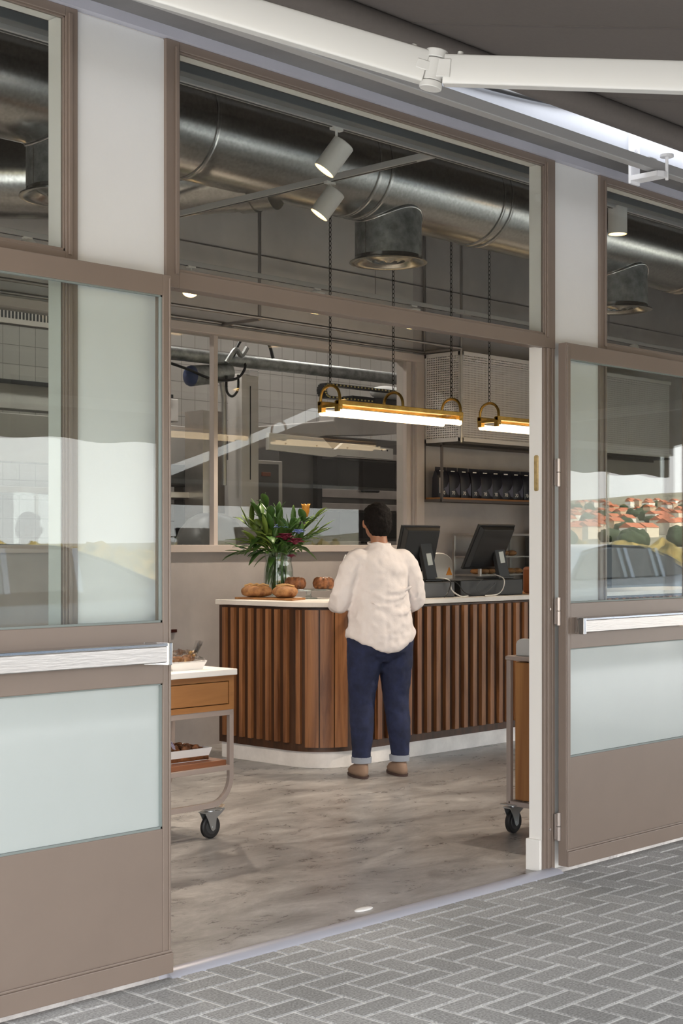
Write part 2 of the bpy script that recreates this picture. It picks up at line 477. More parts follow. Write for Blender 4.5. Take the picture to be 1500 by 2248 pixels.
# bakery room
struct('wall_kitchen', MB().box(3, 14, 10.9, 11, 0, 4.1), TILE)
struct('wall_kitchen', MB().box(3, 3.1, 8.12, 10.9, 0, 4.1), TILE)
# bakery window
w = sroot('window_6', (6.9, 8.0, 1.36))
fr = MB()
fr.box(4.6, 9.32, 7.97, 8.13, 2.9, 2.96); fr.box(4.6, 9.32, 7.97, 8.13, 1.36, 1.412); fr.box(4.6, 4.66, 7.97, 8.13, 1.41, 2.9)
fr.box(9.165, 9.235, 8.02, 8.13, 1.41, 2.9)
fr.build('window_frame', KFRAME, w, bevel=.003)
MB().box(9.245, 9.335, 7.975, 8.05, .0, 2.96).build('jamb_post', KFRAME, w, bevel=.003)
MB().box(7.09, 7.128, 8.02, 8.07, 1.41, 2.9).build('mullion', KFRAME, w, bevel=.003)
MB().box(4.66, 7.075, 8.045, 8.05, 1.41, 2.9).build('pane', GLASS, w)
MB().box(7.118, 9.153, 8.045, 8.05, 1.41, 2.9).build('pane', GLASS, w)

# ---------------------------------------------------------------- facade
def pillar(x0, x1, z0=0, z1=3.07):
    return struct('wall_front', MB().box(x0, x1, 3.842, 3.90, z0, z1), WHITEW)
pillar(2.79, 3.20)
pillar(5.335, 5.74)
struct('wall_front', MB().box(2.775, 2.79, 3.848, 3.92, 0, 3.05), CREAM)
struct('wall_front', MB().box(5.285, 5.335, 3.850, 3.918, 0, 3.05), CREAM)
struct('wall_front', MB().box(-6, -.6, 3.84, 3.9, 0, 3.07), WHITEW)
struct('wall_front', MB().box(7.75, 8.2, 3.84, 3.9, 0, 3.07), WHITEW)
struct('wall_front', MB().box(13.2, 20, 3.84, 3.9, 0, 3.07), WHITEW)
# header lining above the windows, seen from below through the glass
struct('trim_3', MB().box(-6, 20, 3.845, 3.925, 3.052, 3.13), CREAM)
struct('trim_4', MB().box(-6, 20, 3.93, 4.05, 3.13, 4.3), CEIL)
struct('trim_5', MB().box(-6, 20, 3.812, 3.845, 3.074, 3.108), TRIMG)       # flashing over the frames
struct('trim_6', MB().box(-6, 20, 3.665, 3.845, 3.108, 3.14), SOFF)           # soffit
struct('wall_fascia', MB().box(-6, 20, 3.66, 3.93, 3.14, 6.3), FASC)
struct('roof', MB().box(-6, 20, 3.9, 11.2, 6.2, 6.35), CEIL)
# base plinth of the sliding panel
struct('baseboard_right', MB().box(5.270, 5.345, 3.850, 3.926, 0, .135), CREAM, bevel=.002)

def window(n, x0, x1, z0, z1, wl=.058, wr=.058, wt=.03, wb=.055, y=FY, pane=GLASS):
    r = sroot('window_%d' % n, (x0, y, z0))
    m = MB()
    def fr_(a0, a1, b0, b1, ya, yb):
        m.box(a0, a1, ya, yb, b0, b1)
    fr_(x0, x0+wl, z0, z1, y, y+.02); fr_(x1-wr, x1, z0, z1, y, y+.02)
    fr_(x0+wl, x1-wr, z1-wt, z1, y, y+.02); fr_(x0+wl, x1-wr, z0, z0+wb, y, y+.03)
    m.build('window_frame', TAUPE, r, bevel=.002)
    b = MB(); k = .014
    a0, a1, b0, b1 = x0+wl, x1-wr, z0+wb, z1-wt
    # stepped glazing bead
    b.box(a0-.02, a0-.008, y-.007, y, b0-.01, b1+.01); b.box(a1+.008, a1+.02, y-.007, y, b0-.01, b1+.01)
    b.box(a0, a0+.006, y+.006, y+.020, b0, b1); b.box(a1-.006, a1, y+.006, y+.020, b0, b1)
    b.box(a0, a1, y+.006, y+.020, b1-.006, b1); b.box(a0, a1, y+.006, y+.020, b0, b0+.01)
    b.build('glazing_bead', TAUPE, r, bevel=.001)
    MB().box(a0+.008, a1-.008, y+.010, y+.015, b0+.01, b1-.006).build('pane', pane, r)
    return r
window(1, 1.35, 2.822, 2.26, 3.074, wr=.045)
window(2, 3.177, 5.356, 2.257, 3.074, wr=.072)
window(3, 5.70, 7.75, 2.26, 3.074, wl=.052)
window(4, 1.35, 2.822, .0, 2.26, wr=.045, wb=.12)
window(5, 5.70, 7.75, .0, 2.26, wl=.052, wb=.12)
window(7, 8.2, 13.2, .0, 3.074, wb=.12)
window(8, -.6, 1.35, .0, 3.074, wb=.12)
# door surround: jamb on the right with a stepped profile, head is the transom of window 2
ja = sroot('trim_7', (5.32, FY, 0))
a = MB(); a.box(5.282, 5.300, 3.836, 3.849, 0, 2.257); a.box(5.300, 5.318, 3.828, 3.849, 0, 2.257); a.box(5.318, 5.356, 3.833, 3.849, 0, 2.257); a.box(5.330, 5.350, 3.828, 3.84, 0, 2.257)
a.build('jamb_profile', TAUPE, ja, bevel=.002)
b = MB()
for z in (1.13, .18): b.cyl((5.309, 3.829, z), (5.309, 3.823, z), .006, n=10)
b.build('rivet', CHROME, ja)
jb = MB(); jb.box(3.177, 3.200, 3.832, 3.885, 0, 2.257)
struct('trim_8', jb, TAUPE, bevel=.002)
# inner rail of the transom bar, rounded underside
struct('trim_9', MB().box(3.2, 5.282, 3.862, 3.92, 2.262, 2.30), TAUPE, bevel=.008)
# threshold strip
th = MB(); th.prism([(3.770, -.004), (3.79, .010), (3.835, .012), (3.86, .004), (3.86, -.02), (3.77, -.02)], 0, 1, 'x')
th.v = [(3.155 + v[0]*(5.335-3.155), v[1], v[2]) for v in th.v]
struct('trim_10', th, mat('aluminium_threshold', (.42,.43,.49), .35, .2), smooth=True)

# brass pull on the cream sliding panel
pull = tag(MB().prism([(3.868, 1.645), (3.872, 1.64), (3.884, 1.64), (3.888, 1.645), (3.888, 1.79), (3.884, 1.795), (3.872, 1.795), (3.868, 1.79)], 5.279, 5.286, 'x').build('pull_handle', mat('oak_brass_pull', (.50,.36,.16), .35, .3, .3, 30), bevel=.001),
    'slim brass coloured recessed pull on the narrow cream panel right of the open doorway', 'handle')

def leaf(n, x0, x1, hinge, bar_l, bar_r, label=None):
    """glazed door leaf folded flat against the facade"""
    y0, y1 = 3.77, 3.812
    r = sroot('door_%d' % n, ((x0+x1)/2, (y0+y1)/2, .02))
    m = MB(); s = .033
    m.box(x0, x0+s, y0, y1, .02, 2.28); m.box(x1-s, x1, y0, y1, .02, 2.28)
    m.box(x0+s, x1-s, y0, y1, 2.212, 2.28); m.box(x0+s, x1-s, y0, y1, .958, 1.155); m.box(x0+s, x1-s, y0+.002, y1, .02, .488)
    m.build('leaf_frame', TAUPE, r, bevel=.002)
    b = MB(); b.box(x0+.004, x0+.011, y0-.004, y0, .03, 2.27); b.box(x1-.011, x1-.004, y0-.004, y0, .03, 2.27)
    b.box(x0, x1, y0-.012, y0, .02, .085); b.box(x0, x1, y0-.006, y0, .085, .093)
    b.build('bottom_rail', TAUPE, r, bevel=.003)
    MB().box(x0+s, x1-s, y0+.018, y0+.024, 1.155, 2.212).build('upper_pane', GLASSG, r)
    MB().box(x0+s, x1-s, y0+.016, y0+.03, .488, .958).build('lower_pane', FROST, r)
    g = MB()
    for z0, z1 in ((1.155, 2.212), (.488, .958)):
        g.box(x0+s, x0+s+.006, y0+.006, y0+.017, z0, z1); g.box(x1-s-.006, x1-s, y0+.006, y0+.017, z0, z1); g.box(x0+s, x1-s, y0+.006, y0+.017, z0, z0+.007); g.box(x0+s, x1-s, y0+.006, y0+.017, z1-.005, z1)
    g.build('rubber_seal', mat('grey_seal', (.18,.21,.20), .6), r)
    p = MB(); p.box(bar_l, bar_r, y0-.062, y0-.030, 1.030, 1.083)
    pb = p.build('push_bar', STEEL, r, bevel=.003)
    q = MB(); q.box(bar_l, bar_r, y0-.064, y0-.028, 1.083, 1.092)
    q.build('bar_cover', CHROME, pb, bevel=.001)
    e = MB()
    for xe in (bar_l, bar_r):
        d = .028 if xe == bar_l else -.028
        e.prism([(xe-d*.1+d*.9, y0), (xe+d*2.2, y0), (xe+d*1.2, y0-.03), (xe+d*.5, y0-.066), (xe-d*.1, y0-.066), (xe-d*.1, y0-.04)], 1.022, 1.094)
    e.build('bar_bracket', CHROME, pb, bevel=.002)
    for z in (1.72, 1.12, .19):
        h = MB()
        h.cyl((hinge, 3.806, z-.06), (hinge, 3.806, z), .010, n=14); h.cyl((hinge, 3.806, z+.003), (hinge, 3.806, z+.06), .010, n=14)
        h.box(hinge-.012, hinge+.016, 3.812, 3.82, z-.055, z+.055)
        h.build('hinge', mat('hinge_steel', (.42,.37,.34), .35, .6), r, smooth=True)
    return r
leaf(1, 2.10, 3.148, 3.162, 2.14, 3.096)
leaf(2, 5.352, 6.40, 5.346, 5.392, 6.33)
def cat(P, sub=6):
    P = [Vector(p) for p in P]; out = []
    for i in range(len(P)-1):
        p0 = P[max(i-1, 0)]; p1 = P[i]; p2 = P[i+1]; p3 = P[min(i+2, len(P)-1)]
        for k in range(sub):
            t = k/sub; out.append(.5*((2*p1)+(p2-p0)*t+(2*p0-5*p1+4*p2-p3)*t*t+(3*p1-3*p2+p3-p0)*t**3))
    return out+[P[-1]]
# ---------------------------------------------------------------- awning
aw = thing('folding_arm_awning', 'large retracting awning with dark taupe fabric and cream folding arms over the shopfront', 'awning', (7, 3.5, 3.2))
fab = MB(); NX, NY = 26, 14
for s_, dz in ((0, 0), (1, .003)):
    for i in range(NX+1):
        for k in range(NY+1):
            x = .4 + 12.8*i/NX; t = k/NY; y = 3.51 - 3.97*t
            z = 3.2515 - .873*t - .05*math.sin(PI*t) + dz
            fab.v.append((x, y, z))
n1 = (NX+1)*(NY+1)
for s_ in (0, 1):
    for i in range(NX):
        for k in range(NY):
            a_ = s_*n1 + i*(NY+1)+k; fab.f.append((a_, a_+1, a_+NY+2, a_+NY+1))
fab.build('fabric', AWN, aw, smooth='all')
SEAM = mat('awning_seam', (.115,.10,.09), .9)
for x in [.4+1.2*i for i in range(1, 11)]:
    sm_ = MB(); rg = []
    for k in range(NY+1):
        t = k/NY; y_ = 3.51-3.97*t; z_ = 3.2495-.873*t-.05*math.sin(PI*t)
        rg.append([Vector((x-.011, y_, z_)), Vector((x+.011, y_, z_)), Vector((x+.011, y_, z_+.002)), Vector((x-.011, y_, z_+.002))])
    sm_.loft(rg); sm_.build('seam', SEAM, aw)
MB().cyl((.4, 3.5, 3.2), (13.2, 3.5, 3.2), .05, n=28).build('roller_tube', AWN, aw, smooth=True)
MB().box(.35, 13.25, -.50, -.44, 2.31, 2.40).build('front_bar', AWNW, aw, bevel=.01)
va = MB(); xs = [.4+.1*i for i in range(129)]
va.v = []; 
for x in xs:
    zz = 2.10 + .012*math.sin(x*9)
    va.v += [(x, -.468, 2.33), (x, -.468, zz), (x, -.464, zz), (x, -.464, 2.33)]
for i in range(len(xs)-1):
    for k in range(4):
        a_ = i*4+k; b_ = i*4+(k+1) % 4; va.f.append((a_, b_, b_+4, a_+4))
va.build('valance', AWN, aw)
MB().box(-6, 20, 3.53, 3.575, 3.041, 3.086).build('torsion_bar', mat('grey_powder_coat', (.36,.355,.35), .4), aw, bevel=.003)
def arm(sh, el, en, parent):
    sh, el, en = Vector(sh), Vector(el), Vector(en)
    def prof(p, q, h, w):
        d = (q-p).normalized(); s_ = d.cross(Vector((0,0,1))).normalized(); u = s_.cross(d)
        out = []
        pr_ = [(-.5,-.42),(-.42,-.5),(.42,-.5),(.5,-.42),(.5,-.30),(.515,-.27),(.515,.27),(.5,.30),(.5,.42),(.42,.5),(-.42,.5),(-.5,.42),(-.5,.30),(-.515,.27),(-.515,-.27),(-.5,-.30)]
        rings = [[c + s_*(a*w) + u*(b*h) for a, b in pr_] for c in (p, q)]
        m = MB(); m.loft(rings); return m, s_, u, d
    m1, s1, u1, d1 = prof(sh, el - (el-sh).normalized()*.022, .088, .045)
    m2, s2, u2, d2 = prof(el + (en-el).normalized()*.03, en, .080, .042)
    m1.build('upper_arm', AWNW, parent, bevel=.002, smooth=True); m2.build('forearm', AWNW, parent, bevel=.002, smooth=True)
    e = MB(); uu = (u1+u2).normalized()
    e.cyl(el-uu*.052, el-uu*.034, .031, n=24); e.cyl(el-uu*.032, el+uu*.028, .029, n=24); e.cyl(el+uu*.030, el+uu*.053, .031, n=24)
    e.bar(el-d1*.05, el, .05, .026, uu); e.bar(el+d2*.05, el, .05, .05, uu)
    for c, d in ((el-d1*.065, d1), (el+d2*.065, d2)):
        e.cyl(c+uu*.04, c+uu*.053, .008, n=10)
    e.build('elbow_joint', AWNW, parent, smooth=True, bevel=.002)
    sb = MB(); sb.box(sh.x-.05, sh.x+.05, 3.50, 3.60, 3.0, 3.12); sb.cyl(sh-Vector((0,0,.07)), sh+Vector((0,0,.06)), .035, n=20)
    sb.build('shoulder_bracket', AWNW, parent, bevel=.003, smooth=True)
arm((2.30, 3.49, 3.045), (3.14, 2.65, 2.70), (5.0, -.42, 2.345), aw)
arm((12.4, 3.49, 3.045), (11.4, 2.65, 2.70), (9.6, -.42, 2.345), aw)
for xb in (5.70, 9.3, 1.3):
    b_ = MB()
    b_.box(xb-.035, xb+.04, 3.648, 3.66, 3.0, 3.30)
    b_.box(xb-.035, xb+.04, 3.515, 3.65, 3.012, 3.034)
    b_.box(xb-.02, xb+.04, 3.56, 3.65, 3.09, 3.105)
    b_.prism([(xb-.03, 3.515), (xb+.045, 3.515), (xb+.03, 3.50), (xb+.0, 3.50)], 3.01, 3.036)
    b_.cyl((xb+.03, 3.505, 3.0), (xb+.03, 3.505, 3.105), .007, n=10); b_.cyl((xb+.03, 3.505, 3.10), (xb+.03, 3.505, 3.112), .03, n=18)
    b_.cyl((xb+.01, 3.648, 3.16), (xb+.01, 3.638, 3.16), .014, n=12)
    b_.build('wall_bracket', mat('white_bracket', (.82,.82,.84), .4), aw, bevel=.0015)
aw2 = thing('folding_arm_awning', 'neighbouring dark awning seen only mirrored in the right door glass', 'awning', (17, 3.5, 3.2))
m = MB(); m.bar((17, 3.47, 3.248), (17, -.46, 2.37), 6.6, .006, (0,0,1)); m.build('fabric', AWN, aw2)
MB().box(13.7, 20.3, -.468, -.462, 2.0, 2.36).build('valance', AWN, aw2)
MB().box(13.7, 20.3, -.50, -.44, 2.31, 2.40).build('front_bar', AWNW, aw2)
# slack cable along the fascia
pts = [(2.9+i*.1, 3.645, 3.30-.11*math.sin(PI*i/28)) for i in range(29)]
tag(MB().tube(pts, .011, 8).build('black_cable', BLK, smooth='all'), 'slack black cable sagging along the pale fascia above the torsion bar', 'cable')

# ---------------------------------------------------------------- duct, diffusers, tracks
du = thing('ventilation_duct', 'big round galvanised spiral duct running under the dark ceiling', 'duct', (6.5, 6.0, 3.6))
MB().cyl((-.3, 6, 3.6), (13.8, 6, 3.6), .28, n=64).build('duct_pipe', GALV, du, smooth=True)
for x in (2.9, 5.10, 6.33, 6.43, 7.48, 7.56, 9.9, 10.0, 12.2):
    pr_ = [(.279, -.018), (.287, -.014), (.287, -.006), (.281, 0), (.287, .006), (.287, .014), (.279, .018)]
    MB().lathe([(r, x+h) for r, h in pr_], (0, 6, 3.6), 64, 'x').build('duct_collar', GALV, du, smooth=True)
el = MB(); pts = [(5.75, 6.0, 3.5), (5.62, 6.25, 3.5), (5.35, 6.6, 3.48), (5.0, 6.95, 3.47), (4.4, 7.5, 3.47)]
el.tube(pts, .235, 40); el.build('branch_pipe', GALV, du, smooth=True)
MB().tube([(5.70, 6.10, 3.5), (5.66, 6.18, 3.5)], .243, 40).build('duct_collar', GALV, du, smooth=True)
def diffuser(x, label):
    t = thing('air_diffuser', label, 'diffuser', (x, 6.0, 3.1), 'round air diffusers under the duct')
    s_ = MB(); n = 48; rg = [[], []]
    for i in range(n):
        a = 2*PI*i/n; X = x+.2*math.cos(a); Y = 6+.2*math.sin(a)
        rg[0].append(Vector((X, Y, 3.12))); rg[1].append(Vector((X, Y, 3.6-math.sqrt(.279**2-(.2*math.sin(a))**2))))
    s_.loft(rg, caps=False); s_.build('neck', GALVM, t, smooth='all')
    MB().tube([(x+.205*math.cos(2*PI*i/60), 6+.205*math.sin(2*PI*i/60), 3.598-math.sqrt(.283**2-(.2*math.sin(2*PI*i/60))**2)) for i in range(60)], .006, 8, True).build('saddle_lip', CHROME, t, smooth='all')
    MB().tube([(x-.2-.0+.002, 6.0, 3.12), (x-.198, 6.0, 3.31)], .004, 6).build('neck_seam', GALV, t)
    f = MB(); f.lathe([(.2, .03), (.205, .012), (.232, .0), (.234, -.006), (.215, -.008), (.19, .002), (.16, .022), (.15, .03)], (x, 6, 3.1), 48)
    f.build('flange', GALV, t, smooth=True)
    g = MB()
    for r0, r1, h in ((.15, .105, .0), (.10, .06, -.004), (.055, .015, -.008)):
        g.lathe([(r0, .028+h), (r0, .024+h), (r1, .004+h), (r1-.006, .004+h), (r1-.004, .012+h)], (x, 6, 3.1), 40)
    g.cyl((x, 6, 3.10), (x, 6, 3.125), .012, n=16)
    g.cyl((x, 6, 3.128), (x, 6, 3.135), .199, n=40)
    g.build('vane_rings', GALV, t, smooth=True)
    return t
diffuser(6.69, 'round galvanised air diffuser behind the central upper window')
diffuser(4.36, 'round galvanised air diffuser behind the upper left window')
diffuser(9.17, 'round galvanised air diffuser behind the upper right window')
tr = thing('lighting_track', 'pale grey lighting track grid hung below the duct inside the shop', 'lighting track', (5.3, 5.9, 3.2))
TR = mat('pale_grey_track', (.42,.41,.40), .45)
def rail(p, q, name='track_rail'):
    m = MB(); m.bar(p, q, .034, .03); d = (Vector(q)-Vector(p)).normalized()
    o = m.build(name, TR, tr, bevel=.002)
    k = MB(); k.bar(Vector(p)+d*.1+Vector((0,0,-.0155)), Vector(q)-d*.1+Vector((0,0,-.0155)), .010, .003); k.build('conductor_slot', DGREY, o)
rail((.5, 4.44, 3.2), (13.5, 4.44, 3.2)); rail((.5, 7.3, 3.2), (9.0, 7.3, 3.2)); rail((9.0, 7.3, 3.2), (13.5, 7.3, 3.2)); rail((5.28, 4.46, 3.2), (5.28, 7.28, 3.2))
for x, y in ((3, 4.44), (5.28, 4.44), (8, 4.44), (11, 4.44), (3, 7.3), (5.28, 7.3), (8, 7.3), (11, 7.3)):
    MB().cyl((x, y, 3.21), (x, y, 4.25), .003, n=6).build('suspension_rod', PIPE, tr)
tag(MB().box(-.4, 13.9, 4.28, 4.33, 3.165, 3.20).build('cable_tray', mat('blue_grey_channel', (.14,.15,.16), .5), bevel=.002), 'dark blue grey channel running beside the front lighting track', 'cable tray')

def spot(x, y, z, d, label, watts=34, stem=.09, cone=75):
    d = Vector(d).normalized()
    t = thing('track_spotlight', label, 'spotlight', (x, y, z), 'white cylinder spotlights on the track')
    top = Vector((x, y, z)); c0 = top + Vector((0,0,-stem)); 
    back = c0 - d*.055 + Vector((0, 0, 0)); front = back + d*.145
    s_ = MB(); r = .05
    s_.box(x-.03, x+.03, y-.012, y+.012, z-.012, z); s_.cyl((x, y, z-.012), c0 + Vector((0,0,.0)), .006, n=10)
    s_.build('stem', WHT, t)
    b = MB(); q = d.to_track_quat('Z', 'Y')
    ring = lambda o, rr: [back + q @ Vector((math.cos(2*PI*i/32)*rr, math.sin(2*PI*i/32)*rr, o)) for i in range(32)]
    b.loft([ring(0, r-.003), ring(.003, r), ring(.145, r), ring(.145, r-.003), ring(.118, r-.006)], caps=True)
    b.build('spot_body', mat('matt_white_spot', (.66,.64,.61), .5) if 'matt_white_spot' not in MATS else MATS['matt_white_spot'], t, smooth=True)
    g = MB(); g.loft([ring(.124, r-.007), ring(.128, .002)], caps=False); 
    g2 = MB(); g2.loft([ring(.1245, .043), ring(.1255, .002)]); g2.build('lamp_glow', SPOTE, t)
    ld = bpy.data.lights.new('spot_lamp', 'SPOT'); ld.energy = watts*1.8; ld.color = (1, .85, .68); ld.spot_size = R(cone); ld.spot_blend = .8; ld.shadow_soft_size = .035
    lo = bpy.data.objects.new('spot_lamp', ld); C.objects.link(lo); lo.parent = t; lo.location = (back + d*.135) - top; lo.rotation_euler = (-d).to_track_quat('Z', 'Y').to_euler()
    return t
LF = (-.42, .40, -.80)
spot(4.62, 4.44, 3.185, LF, 'white spotlight on the front track, upper one of the crossed pair', 60, .11)
spot(5.28, 5.12, 3.185, LF, 'white spotlight hanging from the cross track, lower one of the crossed pair', 60, .09)
spot(6.26, 7.3, 3.185, (-.35, -.30, -.7), 'lit spotlight under the transom beside the left door jamb', 60, .1)
spot(7.40, 7.3, 3.185, (-.1, .1, -1), 'dim white spotlight half hidden below the transom bar, mid doorway', 50, .08)
spot(8.42, 7.3, 3.185, (.02, .05, -1), 'white spotlight below the transom bar nearest the perforated cabinet', 50, .08)
spot(6.77, 4.44, 3.185, (0, 0, -1), 'white spotlight behind the upper right window', 60, .04)
spot(5.02, 7.3, 3.185, (-.35, -.35, -.75), 'lit spotlight behind the left door glass under the air grille', 50, .08)
spot(2.5, 4.44, 3.185, (4.4, 2.06, -2.5), 'white spotlight on the front track left of the upper left window', 95, .06, 36)
spot(8.9, 4.44, 3.185, (-2.1, 1.7, -2.0), 'white spotlight on the front track, first one beyond the right window', 95, .06, 46)
for x in (10.6, 12.2): spot(x, 4.44, 3.185, (0, .3, -1), 'white spotlight on the front track far beyond the right window', 60, .06)
spot(11.4, 7.3, 3.185, (0, -.5, -1), 'white spotlight on the rear track far beyond the right window', 50, .06)

# conduits and hanging rods
rods = thing('ceiling_rod_frame', 'slim steel tube rails hung from the ceiling along the bakery window wall', 'rail', (7.1, 7.6, 2.98))
def rod(p, q, r=.012, nm='rod'): MB().cyl(p, q, r, n=12).build(nm, PIPE, rods, smooth=True)
rod((3.5, 7.595, 2.985), (9.34, 7.595, 2.985)); rod((3.5, 7.98, 2.985), (9.34, 7.98, 2.985)); rod((7.134, 7.595, 2.985), (7.134, 7.595, 4.25))
rod((9.34, 7.98, 2.985), (9.34, 7.98, 4.25)); rod((9.34, 7.595, 2.985), (9.34, 7.595, 4.25)); rod((7.134, 7.595, 2.975), (7.134, 7.98, 2.975)); rod((4.6, 7.595, 2.975), (4.6, 7.98, 2.975))
rod((9.34, 7.595, 2.985), (9.34, 7.98, 2.985))

# ---------------------------------------------------------------- perforated wall cabinet and shelf
cb = thing('perforated_wall_cabinet', 'large pale perforated metal wall cabinet above the shelf of coffee bags', 'cabinet', (10.9, 7.8, 2.243))
X0, X1, Y0, Y1, Z0, Z1 = 9.345, 12.5, 7.60, 7.995, 2.243, 2.965
MB().box(X0+.03, X1-.03, Y0+.001, Y0+.003, Z0+.03, Z1-.03).build('front_panel', PERF_XZ, cb)
MB().box(X0+.001, X0+.003, Y0+.03, Y1-.03, Z0+.03, Z1-.03).build('side_panel', PERF_YZ, cb)
fr = MB(); CG = mat('pale_grey_frame', (.60,.575,.56), .5)
for (a0, a1, c0, c1) in ((X0, X1, Z0, Z0+.032), (X0, X1, Z1-.032, Z1)): fr.box(a0, a1, Y0-.002, Y0+.01, c0, c1); 
fr.box(X0, X0+.03, Y0-.002, Y0+.01, Z0, Z1); fr.box(X0+1.55, X0+1.58, Y0-.002, Y0+.01, Z0, Z1)
for c0, c1 in ((Z0, Z0+.032), (Z1-.032, Z1)): fr.box(X0-.002, X0+.01, Y0, Y1, c0, c1)
fr.box(X0-.002, X0+.01, Y0, Y0+.03, Z0, Z1); fr.box(X0-.002, X0+.01, Y1-.03, Y1, Z0, Z1)
fr.box(X0+.01, X1, Y0+.01, Y1, Z1-.01, Z1)
fr.build('edge_frame', CG, cb, bevel=.001)
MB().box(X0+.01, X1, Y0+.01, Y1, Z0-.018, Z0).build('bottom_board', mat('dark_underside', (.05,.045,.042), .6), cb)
MB().cyl((X0-.008, Y0-.008, Z0-.01), (X0-.008, Y0-.008, Z1+.01), .011, n=12).build('corner_tube', mat('light_steel', (.5,.48,.46), .35, .6), cb, smooth=True)
sh = thing('wall_shelf', 'dark steel framed wall shelf with wooden board holding coffee bags', 'shelf', (10.8, 7.9, 1.775))
SF = mat('dark_steel_frame', (.12,.105,.10), .45, .5)
f = MB()
for y in (7.80, 7.985):
    f.box(9.335, 9.353, y-.009, y+.009, 1.765, 2.24); f.box(9.335, 12.5, y-.008, y+.008, 1.765, 1.785)
    f.box(11.0, 11.018, y-.009, y+.009, 1.765, 2.24)
f.box(9.335, 9.353, 7.80, 7.985, 1.765, 1.785); f.box(9.335, 12.5, 7.79, 7.81, 2.205, 2.225)
f.build('shelf_frame', SF, sh, bevel=.001)
MB().box(9.353, 12.5, 7.805, 7.98, 1.785, 1.80).build('shelf_board', WOODTX, sh)
bagm = mat('black_foil_bag', (.010,.010,.018), .42); INK = mat('white_print', (.7,.68,.66), .6); INKG = mat('grey_print', (.07,.07,.11), .5)
ordn = ['leftmost', 'second', 'third', 'fourth', 'fifth', 'sixth', 'seventh', 'eighth', 'ninth', 'tenth']
def bag(i, x):
    t = thing('coffee_bag', ('black coffee bag standing %s from the left on the wall shelf' % ordn[i]) if i else 'leftmost black coffee bag on the shelf, with a vertical line of white print', 'coffee bag', (x, 7.885, 1.8), 'black coffee bags on the wall shelf')
    b = MB(); w = .066
    sec = [(0, w-.002, .036), (.01, w, .040), (.16, w, .034), (.21, w, .012), (.222, w, .003), (.25, w-.001, .0025)]
    rings = []
    for z, a, d in sec:
        rings.append([Vector((x+a*px, 7.885+d*py, 1.8+z)) for px, py in ((-1,-.9),(-.9,-1),(0,-1.08),(.9,-1),(1,-.9),(1,0),(1,.9),(.9,1),(0,1.08),(-.9,1),(-1,.9),(-1,0))])
    b.loft(rings); body = b.build('bag_body', bagm, t, bevel=.0008, smooth=True)
    k = MB(); k.prism([(x-.045, 1.85), (x+.06, 1.82), (x+.06, 1.93), (x+.03, 1.89)], 7.8445, 7.8455, 'y')
    k.build('grey_emblem', INKG, t)
    text_part('70', .042, 'number_print', INK, t, (-.028 if i else -.01, -.0425, .038), (R(90), 0, 0))
    q = MB(); q.box(x-.03, x+.018, 7.868, 7.8695, 2.014, 2.022)
    if i == 0:
        MB().box(x-.058, x-.049, 7.8425, 7.8435, 1.835, 1.96).build('side_print', INK, t)
    q.build('label_print', INK, t)
    t.rotation_euler.z = R(random.uniform(-6, 2))
for i in range(10): bag(i, 9.43+.143*i)

# ---------------------------------------------------------------- bakery behind the glass
KW = mat('white_machine_enamel', (.50,.47,.45), .4, 0, .05, 3); KG = mat('grey_machine_panel', (.12,.112,.108), .4, .3, .1, 3); KD = mat('dark_oven_glass', (.02,.018,.017), .12); KS = mat('oven_steel', (.55,.51,.48), .3, .9, .1, 5)
tag(MB().tube([(6.9, 9, 2.90), (7.6, 9, 2.90), (13.5, 9, 2.93)], .052, 20).build('horizontal_pipe', GALVM, smooth=True), 'thick galvanised pipe running across the bakery below its ceiling', 'pipe')
t = thing('lift_column', 'tall white machine column with a dark centre slot behind the bakery window', 'machine', (8.42, 9.15, 0))
MB().box(8.33, 8.52, 9.08, 9.25, 0, 2.82).build('column', KW, t, bevel=.006)
MB().box(8.42, 8.428, 9.076, 9.081, 1.95, 2.72).build('slot', BLK, t)
MB().box(8.38, 8.48, 9.04, 9.10, 2.80, 2.845).build('pipe_clamp', CHROME, t, bevel=.003)
MB().tube([(8.20, 9.15, 1.9), (8.20, 9.15, 2.6), (8.17, 9.15, 2.76), (8.10, 9.1, 2.8)], .022, 10).build('hose', PIPE, t, smooth=True)
t = thing('cable_motor', 'grey drum motor with a blue end cap hung under the galvanised pipe', 'motor', (7.95, 9.0, 2.75))
MB().cyl((7.72, 9.0, 2.74), (8.12, 9.0, 2.80), .082, .07, 24).build('drum', GALVM, t, smooth=True, bevel=.004)
MB().lathe([(.0, -.05), (.05, -.045), (.078, -.02), (.083, 0)], (7.72, 9, 2.74), 24, 'x').build('end_cap', mat('blue_cap', (.05,.07,.16), .4), t, smooth=True)
MB().tube(cat([(7.2, 8.95, 2.86), (7.6, 8.92, 2.78), (7.85, 8.9, 2.72), (8.1, 8.9, 2.74), (8.25, 8.95, 2.86), (8.2, 9, 2.95)]), .011, 8).build('cable', BLK, t, smooth=True)
MB().tube(cat([(8.02, 8.92, 2.76), (8.02, 8.92, 2.64), (8.08, 8.92, 2.60), (8.14, 8.92, 2.66), (8.17, 8.95, 2.78)]), .010, 8).build('cable', BLK, t, smooth=True)
MB().tube(cat([(8.12, 8.95, 2.93), (8.2, 8.95, 3.06), (8.35, 8.95, 3.11), (8.5, 8.95, 3.07), (8.56, 8.95, 2.95)]), .014, 8).build('cable', BLK, t, smooth=True)
MB().tube(cat([(8.0, 8.9, 2.86), (8.08, 8.88, 2.97), (8.16, 8.9, 2.93), (8.22, 8.9, 3.0)]), .02, 8).build('cable', GALVM, t, smooth=True)
t = thing('energy_chain', 'black cable carrier chain with yellow dots looping over the white loader', 'cable chain', (9.9, 9.1, 2.73))
